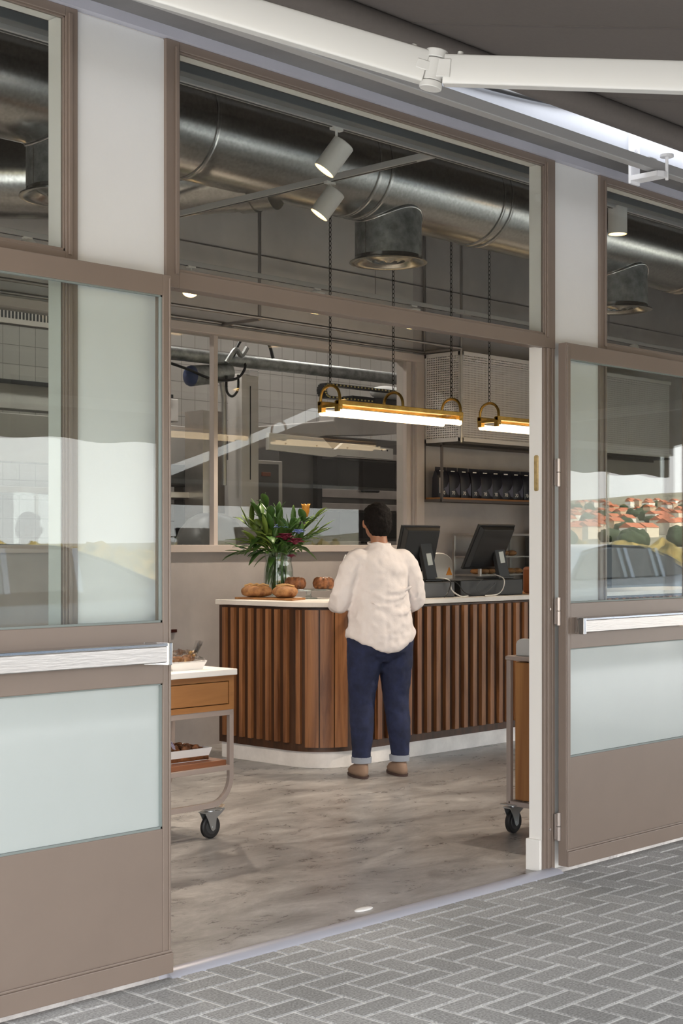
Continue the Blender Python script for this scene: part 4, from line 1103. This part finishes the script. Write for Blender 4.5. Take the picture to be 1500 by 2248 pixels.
pendant(8.85, 'lit brass tube pendant partly cut off by the cream door panel on the right')

# ---------------------------------------------------------------- carts
def caster(t, x, y, yaw=0, lab=None):
    m = MB(); r = .056
    w = MB(); w.lathe([(.012, -.013), (.05, -.013), (r, -.008), (r, .008), (.05, .013), (.012, .013)], (x, y, r), 32, 'y')
    wh = w.build('caster_wheel', RUB, t, smooth=True)
    MB().lathe([(.004, -.0145), (.034, -.0145), (.036, -.012), (.036, .012), (.034, .0145), (.004, .0145)], (x, y, r), 24, 'y').build('wheel_hub', DGREY, wh, smooth=True)
    f = MB()
    for s_ in (-1, 1):
        f.prism([(x-.05, .128), (x+.045, .128), (x+.07, .142), (x+.075, .136), (x+.05, .115), (x+.022, .098), (x+.014, .045), (x, .036), (x-.012, .045), (x-.03, .09)], y+s_*.021-.0015, y+s_*.021+.0015, 'y')
    f.box(x-.055, x+.045, y-.023, y+.023, .126, .131); f.cyl((x, y, .131), (x, y, .140), .024, n=18); f.box(x-.05, x+.05, y-.042, y+.042, .140, .145)
    f.cyl((x, y-.025, r), (x, y+.025, r), .006, n=10)
    p = MB(); p.bar((x+.058, y, .134), (x+.085, y, .152), .022, .007); p.build('brake_pedal', MATS.get('tan_pedal') or mat('tan_pedal', (.55,.42,.30), .5), t, bevel=.001)
    f.build('caster_fork', mat('zinc_plate', (.55,.58,.60), .3, .9) if 'zinc_plate' not in MATS else MATS['zinc_plate'], t, smooth=True)
def rtube(pts, t, nm='frame_tube', w=.024):
    m = MB(); return MB().tube(pts, w/2*1.1, 12).build(nm, METALT, t, smooth='all')
ca = thing('serving_trolley', 'taupe steel trolley with white top and plywood drawer left of the doorway', 'trolley', (4.3, 5.6, 0))
FX0, FX1, FYa, FYb = 3.55, 4.905, 5.43, 5.87
def sq(m, p, q, w=.026): m.bar(p, q, w, .026)
for y in (FYa, FYb):
    pts = [(FX1, y, .60)]; 
    pts += [(FX1, y, .30)]
    for i in range(9):
        a = PI/2*i/8; pts.append((FX1-.13+.13*math.cos(a), y, .29-.13*math.sin(a)))
    pts += [(FX0+.13, y, .16)]
    for i in range(9):
        a = PI/2*i/8; pts.append((FX0+.13-.13*math.sin(a), y, .29-.13*math.cos(a)))
    pts += [(FX0, y, .60)]
    m = MB(); P = [Vector(p) for p in pts]; rings = []
    for i, p in enumerate(P):
        d = (P[min(i+1, len(P)-1)]-P[max(i-1, 0)]).normalized(); nrm = Vector((0,1,0)); s_ = d.cross(nrm).normalized()
        rings.append([p + s_*a*.013 + nrm*b*.011 for a, b in ((-1,-1),(1,-1),(1,1),(-1,1))])
    m.loft(rings); m.build('frame_tube', METALT, ca, bevel=.003)
    MB().box(FX0, FX1+.013, y-.011, y+.011, .585, .612).build('top_rail', METALT, ca, bevel=.002)
    MB().box(FX0, FX1-.012, y-.011, y+.011, .318, .343).build('shelf_rail', METALT, ca, bevel=.002)
for x in (FX0+.01, FX1-.01):
    MB().box(x-.012, x+.012, FYa, FYb, .320, .342).build('cross_rail', METALT, ca); MB().box(x-.012, x+.012, FYa, FYb, .586, .610).build('cross_rail', METALT, ca)
MB().box(FX0+.0, FX1-.02, FYa+.005, FYb-.005, .343, .368).build('shelf_board', mat('reddish_board', (.24,.09,.04), .45, 0, .3, 10, stretch=(.1,1,1)), ca, bevel=.002)
cbx = MB(); cbx.box(FX0-.01, FX1+.013, FYa-.013, FYb+.013, .612, .638); cbx.box(FX0-.01, FX1+.013, FYa-.013, FYb+.013, .752, .778); cbx.box(FX1-.018, FX1+.013, FYa-.013, FYb+.013, .638, .752); cbx.box(FX0-.01, FX0+.02, FYa-.013, FYb+.013, .638, .752); cbx.box(FX0+.02, FX1-.018, FYa+.02, FYb+.013, .638, .752)
cbx.build('drawer_box', WOODTX, ca)
MB().box(4.05, FX1-.022, FYa-.011, FYa+.008, .642, .748).build('drawer', WOODTX, ca, bevel=.002)
MB().box(FX0-.02, FX1+.025, FYa-.025, FYb+.025, .779, .808).build('top_slab', MARBW, ca, bevel=.003)
for x, y in ((FX1-.12, FYa+.01), (FX0+.12, FYa+.01), (FX1-.12, FYb-.01), (FX0+.12, FYb-.01)): caster(ca, x, y)
def card_tray(x, y, z, w, d, h, lab, rz=0, crust=False, wrapped=True, grp=None):
    t = thing('card_tray', lab, 'food tray', (x, y, z), grp)
    m = MB(); e = .010; b = .82
    def ring(k, zz): return [Vector((x+sx*w/2*k, y+sy*d/2*(1-(1-k)*w/d), zz)) for sx, sy in ((-1,-1),(1,-1),(1,1),(-1,1))]
    k0 = 1-.035/w*1.0; 
    m.loft([ring(k0, z), ring(1, z+h)], caps=False); m.add(ring(k0, z+.001), [(0,1,2,3)])
    def sol(o): q = o.modifiers.new('thick', 'SOLIDIFY'); q.thickness = .0025; q.offset = -1
    m.build('tray', PAPER, t, mods=[sol])
    rnd = random.Random(int(x*1000)); f = MB()
    if crust:
        f.box(x-w/2*.93, x+w/2*.93, y-d/2*.9, y+d/2*.9, z+.004, z+h*.8)
        for k in range(150):
            f.ell((x+rnd.uniform(-.45,.45)*w, y+rnd.uniform(-.42,.42)*d, z+h*.82+rnd.uniform(0,.016)), rnd.uniform(.010,.02), rnd.uniform(.008,.016), rnd.uniform(.006,.012), 7, 5)
    else:
        for k in range(9):
            f.ell((x+rnd.uniform(-.36,.36)*w, y+rnd.uniform(-.3,.3)*d, z+h*.55+rnd.uniform(0,.03)), .038, .025, .02, 10, 7, Matrix.Rotation(rnd.uniform(0,3), 3, 'Z'))
    f.build('crumble' if crust else 'pastries', CAKE if crust else BREAD, t, smooth='all')
    if wrapped:
        wv = MB(); N = 12; top = []
        for i in range(N+1):
            for j_ in range(N+1):
                u, v = i/N*2-1, j_/N*2-1
                zz = z+h*.9+.05*(1-max(abs(u), abs(v))**3)*rnd.uniform(.6, 1.3)
                top.append((x+u*w*.52, y+v*d*.52, zz))
        wv.add(top, [(i*(N+1)+j_, (i+1)*(N+1)+j_, (i+1)*(N+1)+j_+1, i*(N+1)+j_+1) for i in range(N) for j_ in range(N)])
        for k in range(5):
            a = rnd.uniform(-.5,.5); cxx = x+w*.38; P0 = Vector((cxx, y, z+h+.02))
            wv.add([P0+Vector((-.015,0,0)), P0+Vector((.015,0,0)), P0+Vector((.05+a*.06, a*.05, .05+.03*k/5)), P0+Vector((.02+a*.08, a*.07, .06+.02*k/5))], [(0,1,2,3)])
        CEL = MATS.setdefault('cellophane', glass_mat('cellophane', (.90,.90,.91), .16, 1.6))
        wv.build('cellophane', CEL, t)
        g = MB(); g.ell((x+w*.38, y, z+h+.022), .012, .01, .008, 8, 6); g.ell((x+w*.30, y, z+h+.035), .016, .005, .01, 8, 6); g.ell((x+w*.44, y+.01, z+h+.035), .016, .005, .01, 8, 6)
        g.build('gold_tie', MATS.setdefault('gold_tie', mat('gold_tie_m', (.55,.33,.10), .35, .6)), t, smooth='all')
    t.rotation_euler.z = rz
    return t
card_tray(4.70, 5.56, .808, .21, .15, .042, 'open white card tray of wrapped pastries on the trolley top, nearest the doorway', R(-4), grp='wrapped trays on the trolley top')
card_tray(4.46, 5.66, .808, .21, .15, .042, 'cellophane wrapped tray of pastries on the trolley top beside the door edge', R(6), grp='wrapped trays on the trolley top')
card_tray(4.66, 5.60, .368, .36, .22, .06, 'long white tray of brown crumble cake on the trolley lower shelf', R(-2), True, False)
card_tray(4.375, 5.53, .368, .17, .14, .045, 'small white tray with striped ribbon on the trolley lower shelf', R(8), False, True)
rb = MB()
for k in range(5):
    a = -.6+.3*k; c = Vector((4.47, 5.50, .45))
    pts = [c, c+Vector((.05*math.cos(a), .02*k-.04, .035)), c+Vector((.10*math.cos(a), .02*k-.05, .02+.01*k)), c+Vector((.12*math.cos(a), .02*k-.05, -.004+.008*k))]
    for p, q in zip(pts, pts[1:]): rb.bar(p, q, .018, .0012)
tag(rb.build('gift_ribbon', mat('lilac_ribbon', (.45,.42,.58), .35)), 'curled lilac ribbon lying over the trays on the trolley shelf', 'ribbon')

cr = thing('wooden_trolley', 'plywood sided trolley on casters behind the cream door panel', 'trolley', (6.2, 4.3, 0))
MB().box(5.885, 6.42, 4.06, 4.45, .165, .838).build('side_panels', WOODT, cr, bevel=.006)
m = MB()
for x in (5.882, 6.43):
    for y in (4.045, 4.478): m.box(x-.012, x+.012, y-.013, y+.013, .145, .855)
    m.box(x-.012, x+.012, 4.045, 4.478, .135, .16)
for y in (4.045, 4.478): m.box(5.882, 6.43, y-.012, y+.012, .135, .16)
m.build('frame_tube', METALT, cr, bevel=.003)
m = MB()
m.box(5.860, 6.45, 4.035, 4.495, .845, .868); m.build('top_rim', METALT, cr, bevel=.01)
pl = [(4.05, .868), (4.455, .868), (4.455, .925), (4.448, .94), (4.435, .948), (4.42, .952), (4.05, .952)]
MB().prism(pl, 5.90, 5.925, 'x').build('rounded_upstand', mat('pale_grey_laminate', (.50,.49,.47), .5), cr, bevel=.004)
for x, y in ((5.90, 4.47), (6.38, 4.47), (5.90, 4.12), (6.38, 4.12)): caster(cr, x, y)
# crack and grit at the threshold
tag(MB().ell((4.25, 3.94, .002), .05, .022, .007, 12, 6).build('door_stop', WHT, smooth='all'), 'small flat white door stop on the floor just inside the threshold', 'door stop')
# ---------------------------------------------------------------- person (seen from behind at the counter)
PC = Vector((6.80, 6.17, 0)); yaw = math.atan2(-.42, .91)      # facing direction (.42, .91)
F_ = Vector((.42, .91, 0)).normalized(); S_ = Vector((F_.y, -F_.x, 0))   # S_ = her right
def W(r, f, z): return PC + S_*r + F_*f + Vector((0, 0, z))
pn = thing('person', 'person with short black hair, off-white blouse and dark jeans, standing at the counter', 'person', tuple(PC))
def eloft(M_, secs, n=28):
    """secs: (r, f, z, rx, ry) ellipses in her own frame, horizontal"""
    rings = []
    for r, f, z, rx, ry in secs:
        rings.append([W(r+rx*math.cos(2*PI*i/n), f+ry*math.sin(2*PI*i/n), z) for i in range(n)])
    M_.loft(rings)
def limb(M_, pts, rs, n=18, sub=4):
    P = [W(*p) for p in pts]; out = []; ro = []
    for i in range(len(P)-1):
        p0 = P[max(i-1, 0)]; p1 = P[i]; p2 = P[i+1]; p3 = P[min(i+2, len(P)-1)]
        for k in range(sub):
            t = k/sub
            out.append(.5*((2*p1)+(p2-p0)*t+(2*p0-5*p1+4*p2-p3)*t*t+(3*p1-3*p2+p3-p0)*t**3)); ro.append(rs[i]*(1-t)+rs[i+1]*t)
    out.append(P[-1]); ro.append(rs[-1]); M_.tube(out, 1, n, rs=ro)
# body: one continuous remeshed skin surface
b = MB()
eloft(b, [(0,0,.80,.13,.10),(0,0,.92,.155,.12),(0,-.01,1.0,.13,.10),(0,-.005,1.15,.135,.10),(0,0,1.28,.155,.10),(0,0,1.345,.13,.085),(0,.0,1.39,.07,.065),(0,.005,1.42,.052,.055),(0,.02,1.48,.050,.055)])
HC = (0, .055, 1.555)
b.ell(W(*HC), .074, .074, .105, 24, 16)
b.ell(W(0, .085, 1.515), .055, .055, .07, 18, 12)                      # jaw
b.ell(W(0, .150, 1.535), .012, .016, .022, 10, 8); b.ell(W(0, .140, 1.505), .024, .010, .010, 10, 8)   # nose, lips
for s_ in (-1, 1):
    b.ell(W(s_*.076, .06, 1.54), .010, .017, .030, 10, 8)
    sh_ = (s_*.165, .0, 1.315); elb = (s_*.235, .03, 1.075); wr = (s_*.15, .25, 1.09)
    limb(b, [(s_*.10, 0, 1.32), sh_, (s_*.215, .0, 1.19), elb, (s_*.20, .16, 1.085), wr], [.055, .052, .043, .038, .031, .024])
    # palm and five fingers, slightly curled, resting on the counter edge
    limb(b, [wr, (s_*.135, .29, 1.088), (s_*.12, .325, 1.083)], [.022, .030, .026])
    for k, (o_, L) in enumerate(((-.026, .062), (-.009, .072), (.009, .068), (.025, .054))):
        bx = s_*(.12 - o_*1.0)
        limb(b, [(bx, .325, 1.085), (bx-s_*.004, .325+L*.5, 1.088), (bx-s_*.006, .325+L*.85, 1.078), (bx-s_*.006, .325+L, 1.066)], [.0095, .009, .008, .007], 8, 2)
    limb(b, [(s_*.118, .275, 1.08), (s_*.085, .30, 1.075), (s_*.070, .33, 1.07)], [.012, .010, .008], 8, 2)
    limb(b, [(s_*.10, -.01, .80), (s_*.106, .0, .66), (s_*.112, .008, .50), (s_*.116, .005, .42), (s_*.122, -.015, .30), (s_*.127, -.02, .16), (s_*.127, -.018, .07)], [.08, .075, .055, .05, .048, .034, .034])
    b.ell(W(s_*.122, .03, .045), .036, .10, .03, 14, 8, Matrix.Rotation(yaw, 3, 'Z'))
b.build('body', SKIN, pn, mods=[remesh(.0065, 3)])
# hair: short gathered at the nape
h = MB(); qz = Matrix.Rotation(yaw, 3, 'Z')
h.ell(W(0, .030, 1.575), .088, .090, .098, 26, 16, qz)
h.ell(W(0, -.005, 1.535), .078, .066, .085, 22, 14, qz)
h.ell(W(0, .06, 1.62), .07, .075, .04, 20, 12, qz)
h.ell(W(0, -.035, 1.50), .045, .03, .035, 16, 10, qz)
h.build('hair', HAIR, pn, mods=[remesh(.007, 4), disp(.012, .02)])
# blouse
s = MB()
def hem(rx, ry, z, lift, n=28): return [W(rx*math.cos(2*PI*i/n), -.012+ry*math.sin(2*PI*i/n), z+lift*abs(math.cos(2*PI*i/n))**2) for i in range(n)]
s.loft([hem(.165,.125,.76,.09), hem(.215,.160,.765,.09), hem(.222,.168,.80,.075), hem(.220,.166,.86,.04)])
eloft(s, [(0,-.012,.80,.150,.125),(0,-.012,.85,.205,.158),(0,-.015,.89,.212,.162),(0,-.015,.96,.205,.155),(0,-.005,1.06,.186,.138),(0,0,1.16,.180,.132),(0,.0,1.25,.185,.126),(0,.0,1.32,.178,.112),(0,.0,1.36,.135,.095),(0,.002,1.395,.082,.075),(0,.008,1.42,.062,.064)])
for s_ in (-1, 1):
    limb(s, [(s_*.06, 0, 1.31), (s_*.155, 0, 1.315), (s_*.215, .0, 1.21), (s_*.248, .025, 1.08), (s_*.235, .085, 1.055), (s_*.205, .16, 1.075)], [.070, .070, .064, .064, .064, .048])
    s.ell(W(s_*.250, .03, 1.055), .055, .065, .055, 16, 10, qz)
for k in range(6):      # soft folds across the back
    zz = .90+.045*k; a0 = -.12+.03*(k % 3)
    limb(s, [(a0, -.150+.006*k, zz+.035), (a0+.08, -.160+.006*k, zz), (a0+.17, -.150+.005*k, zz+.01), (a0+.22, -.13, zz+.04)], [.004, .015, .014, .004], 8, 3)
s.build('blouse', SHIRT, pn, mods=[remesh(.009, 4), disp(.024, .07)])
MB().tube([W(.066*math.cos(2*PI*i/24), .008+.068*math.sin(2*PI*i/24), 1.417+.010*math.sin(2*PI*i/24)) for i in range(24)], .008, 8, True).build('collar_band', SHIRT, pn, smooth='all')
# jeans
j = MB()
eloft(j, [(0,0,.70,.12,.09),(0,-.005,.76,.205,.145),(0,-.01,.84,.215,.150),(0,-.005,.92,.185,.13),(0,0,.97,.155,.11)])
for s_ in (-1, 1):
    limb(j, [(s_*.10, -.01, .80), (s_*.106, .0, .66), (s_*.112, .008, .50), (s_*.116, .005, .42), (s_*.122, -.015, .30), (s_*.127, -.02, .16), (s_*.127, -.018, .10)], [.112, .104, .082, .077, .073, .058, .054])
j.build('jeans', DEN, pn, mods=[remesh(.009, 4), disp(.010, .05)])
for s_ in (-1, 1):
    c = MB(); rg = []
    for z, rr_ in ((.088, .054), (.09, .061), (.125, .063), (.13, .054)): rg.append([W(s_*.1255+rr_*math.cos(2*PI*i/24), -.015+rr_*math.sin(2*PI*i/24), z) for i in range(24)])
    c.loft(rg); c.build('trouser_cuff', CUFF, pn, smooth=True)
    f = MB()
    eloft(f, [(s_*.13, .03, .012, .042, .118), (s_*.13, .03, .035, .047, .122), (s_*.128, .015, .058, .044, .10), (s_*.127, -.01, .078, .040, .062), (s_*.127, -.02, .092, .038, .045)], 24)
    sho = f.build('shoe', SHOE, pn, smooth='all')
    g = MB(); eloft(g, [(s_*.13, .03, .0, .047, .124), (s_*.13, .03, .014, .050, .127)], 24); g.build('sole', SOLE, sho, smooth=True)

# ---------------------------------------------------------------- street side, seen mirrored in the glass
def car(x, y, label, body, rz=0):
    t = thing('parked_car', label, 'car', (x, y, 0), 'cars parked along the road')
    pr_ = [(-2.15,.32),(-2.2,.55),(-2.12,.86),(-1.5,.98),(-.95,1.36),(-.3,1.44),(.6,1.42),(1.1,1.28),(1.75,1.02),(2.1,.92),(2.2,.6),(2.15,.32)]
    cab = [(-1.36,1.0),(-.9,1.31),(-.3,1.385),(.6,1.37),(1.05,1.24),(1.5,1.03)]
    rings = []
    for yy, k, lift in ((-.86, .965, .0), (-.88, 1, 0), (-.6, 1.0, 0)): pass
    m = MB(); rg = []
    for yy, sc, tz in ((-.80, .97, -.02), (-.87, .995, -.01), (.87, .995, -.01), (.80, .97, -.02)):
        ring = []
        for a, b_ in pr_:
            inset = max(0, b_-.98)*.42
            ring.append(Vector((x+a*sc, y+math.copysign(abs(yy)-inset, yy), .0+b_+tz*(1 if b_ > .4 else 0))))
        rg.append(ring)
    m.loft(rg); m.build('car_body', body, t, bevel=.03, smooth=True)
    g = MB()
    for sgn in (-1, 1):
        vs_ = [Vector((x+a, y+sgn*(.885-max(0, b_-.98)*.42), b_)) for a, b_ in cab]; n = len(vs_)
        g.add(vs_+[v+Vector((0, -sgn*.02, 0)) for v in vs_], [tuple(range(n)), tuple(range(2*n-1, n-1, -1))]+[(i, (i+1) % n, n+(i+1) % n, n+i) for i in range(n)])
    g.build('side_window', mat('car_glass', (.015,.02,.025), .05) if 'car_glass' not in MATS else MATS['car_glass'], t)
    p = MB()
    for sgn in (-1, 1):
        for a in (-.12, .62): p.bar((x+a, y+sgn*.90, 1.0), (x+a+.06, y+sgn*.73, 1.38), .05, .03)
    p.build('window_pillar', body, t)
    for a in (-1.35, 1.35):
        for sgn in (-1, 1):
            w = MB(); w.cyl((x+a, y+sgn*.92, .32), (x+a, y+sgn*.70, .32), .32, n=28); ww = w.build('wheel', RUB, t, smooth=True)
            MB().cyl((x+a, y+sgn*.93, .32), (x+a, y+sgn*.92, .32), .2, n=20).build('hub_cap', GREYP, ww)
    return t
carb = mat('blue_grey_car_paint', (.12,.17,.24), .15, .3, coat=1); cars = mat('silver_car_paint', (.40,.42,.44), .18, .4, coat=1)
car(7.2, -3.9, 'silver blue car mirrored in the left door glass', carb)
car(12.2, -3.9, 'silver car parked between the two blue ones across the paving', cars)
car(16.6, -3.9, 'blue car mirrored in the right door glass', carb)
random.seed(3)
ROCK = mat('tan_boulder', (.42,.27,.17), .9, 0, .3, 3, .5, 6)
for i in range(22):
    x = -4+i*1.7+random.uniform(-.4,.4); m = MB(); n = 14
    m.ell((x, -10.2+random.uniform(-.5,.5), .25), random.uniform(.45,.62), random.uniform(.4,.6), random.uniform(.35,.55), 14, 9)
    m.v = [tuple(Vector(v)+Vector((noise.noise(Vector(v)*1.7), noise.noise(Vector(v)*1.7+Vector((9,0,0))), noise.noise(Vector(v)*1.7+Vector((0,9,0)))))*.22) for v in m.v]
    tag(m.build('boulder', ROCK, smooth=True), 'tan boulder in the row beyond the parked cars, mirrored in the door glass', 'rock', 'roadside boulders')
BUSH = mat('olive_shrub', (.085,.080,.018), .9, 0, .7, 1.6, .6, 3, col2=(.42,.30,.09)); TREE = mat('dark_tree_crown', (.03,.05,.02), .9, 0, .6, 2, .6, 2)
def blob(name, m_, c, rx, ry, rz_, lab, cat, grp, trunk=False):
    m = MB(); m.ell(c, rx, ry, rz_, 26, 16)
    out = []
    for v in m.v:
        v = Vector(v); d = (v-Vector(c)); k = noise.noise(v*(.9/max(rx, 1)*3))*.5 + noise.noise(v*2.6)*.25
        out.append(tuple(v + d.normalized()*k*min(rx, rz_)*.6))
    m.v = out
    if trunk:
        t = thing(name, lab, cat, (c[0], c[1], 0), grp); m.build('crown', m_, t, smooth='all')
        MB().cyl((c[0], c[1], -.1), (c[0], c[1], c[2]), .2, .12, 10).build('trunk', WOODB, t)
    else: tag(m.build(name, m_, smooth='all'), lab, cat, grp)
sc = MB()
for i in range(330):
    x = random.uniform(-40, 150); y = random.uniform(-46, -30); c = Vector((x, y, random.uniform(.05, .65))); h_ = random.uniform(.6, 1.15)
    k0 = len(sc.v); sc.ell(c, random.uniform(.8, 1.9), random.uniform(.8, 1.5), h_, 18, 10)
    for q in range(k0, len(sc.v)):
        v = Vector(sc.v[q]); d = (v-c).normalized(); sc.v[q] = tuple(v+d*(noise.noise(v*2.1)*.45+noise.noise(v*5.3)*.28))
tag(sc.build('roadside_scrub', BUSH, smooth='all'), 'band of olive and straw coloured scrub beyond the road, mirrored at horizon height', 'shrubs', None, 'stuff')
def terrain(x, y):
    D = math.hypot(x, y); q = x/max(-y, 1)
    g = 1/(1+math.exp(-(q-1.2)*9)) if y < 0 else 0
    r = max(0, D-650)/1900
    return min(1.3, r**1.25)*78*(.06+.94*g)*(1+.30*noise.noise(Vector((x/420, y/420, 0))))
m = MB(); NX, NY = 70, 40
for i in range(NX+1):
    for k in range(NY+1):
        x = -900+i*60; y = -150-k*60; m.v.append((x, y, terrain(x, y)-.4))
for i in range(NX):
    for k in range(NY): a_ = i*(NY+1)+k; m.f.append((a_, a_+1, a_+NY+2, a_+NY+1))
struct('hill', m, mat('hazy_hillside', (.15,.14,.09), .95, 0, .5, .008, col2=(.30,.27,.20)), smooth='all')
HW = [mat('house_wall_cream', (.62,.55,.44), .9), mat('house_wall_white', (.72,.68,.62), .9), mat('house_wall_tan', (.50,.36,.24), .9)]; RF = mat('red_tile_roof', (.42,.13,.06), .85)
spots_ = []
def free(x, y, r):
    for a, b, c in spots_:
        if math.hypot(x-a, y-b) < r+c: return False
    spots_.append((x, y, r)); return True
n_ = 0
while n_ < 150:
    D = random.uniform(900, 2400); q = random.uniform(1.33, 1.95); y = -D/math.hypot(1, q); x = -y*q
    w, d, h = random.uniform(8,15), random.uniform(8,12), random.uniform(5,8)
    if not free(x, y, 14): continue
    z = terrain(x, y); n_ += 1
    t = thing('hillside_house', 'small pale house with red roof on the hillside mirrored in the right glass', 'house', (x, y, z-1), 'houses on the hill')
    MB().box(x-w/2, x+w/2, y-d/2, y+d/2, z-3, z+h).build('wall', HW[n_ % 3], t)
    MB().prism([(y-d/2-.4, z+h), (y+d/2+.4, z+h), (y, z+h+3)], x-w/2-.3, x+w/2+.3, 'x').build('roof', RF, t)
n_ = 0
while n_ < 110:
    D = random.uniform(700, 2200); q = random.uniform(1.2, 1.95); y = -D/math.hypot(1, q); x = -y*q
    if not free(x, y, 11): continue
    z = terrain(x, y); n_ += 1
    blob('hill_tree', TREE, (x, y, z+3), random.uniform(5,10), random.uniform(5,8), random.uniform(3.5,6), 'dark green tree among the hillside houses', 'tree', 'trees on the hillside')
for i, (x, y) in enumerate(((-6, -70), (14, -66), (22, -60), (34, -75))):
    blob('tall_tree', TREE, (x, y, 4.5), 2.5, 2.5, 3.5, 'hazy tall tree beyond the shrubs, mirrored in the left glass', 'tree', 'tall trees behind the shrub band', trunk=True)
for i, x in enumerate((30, 40, 52, 64)):
    t = thing('lamp_post', 'slim pale street lamp post far beyond the road', 'lamp post', (x, -27, 0), 'street lamps beyond the road')
    MB().tube([(x, -27, -.1), (x, -27, 7.6), (x+.3, -27, 8.1), (x+1.2, -27, 8.3)], .07, 8).build('pole', GREYP, t, smooth='all'); MB().box(x+1.1, x+1.7, -27.12, -26.88, 8.24, 8.34).build('lamp_head', GREYP, t)
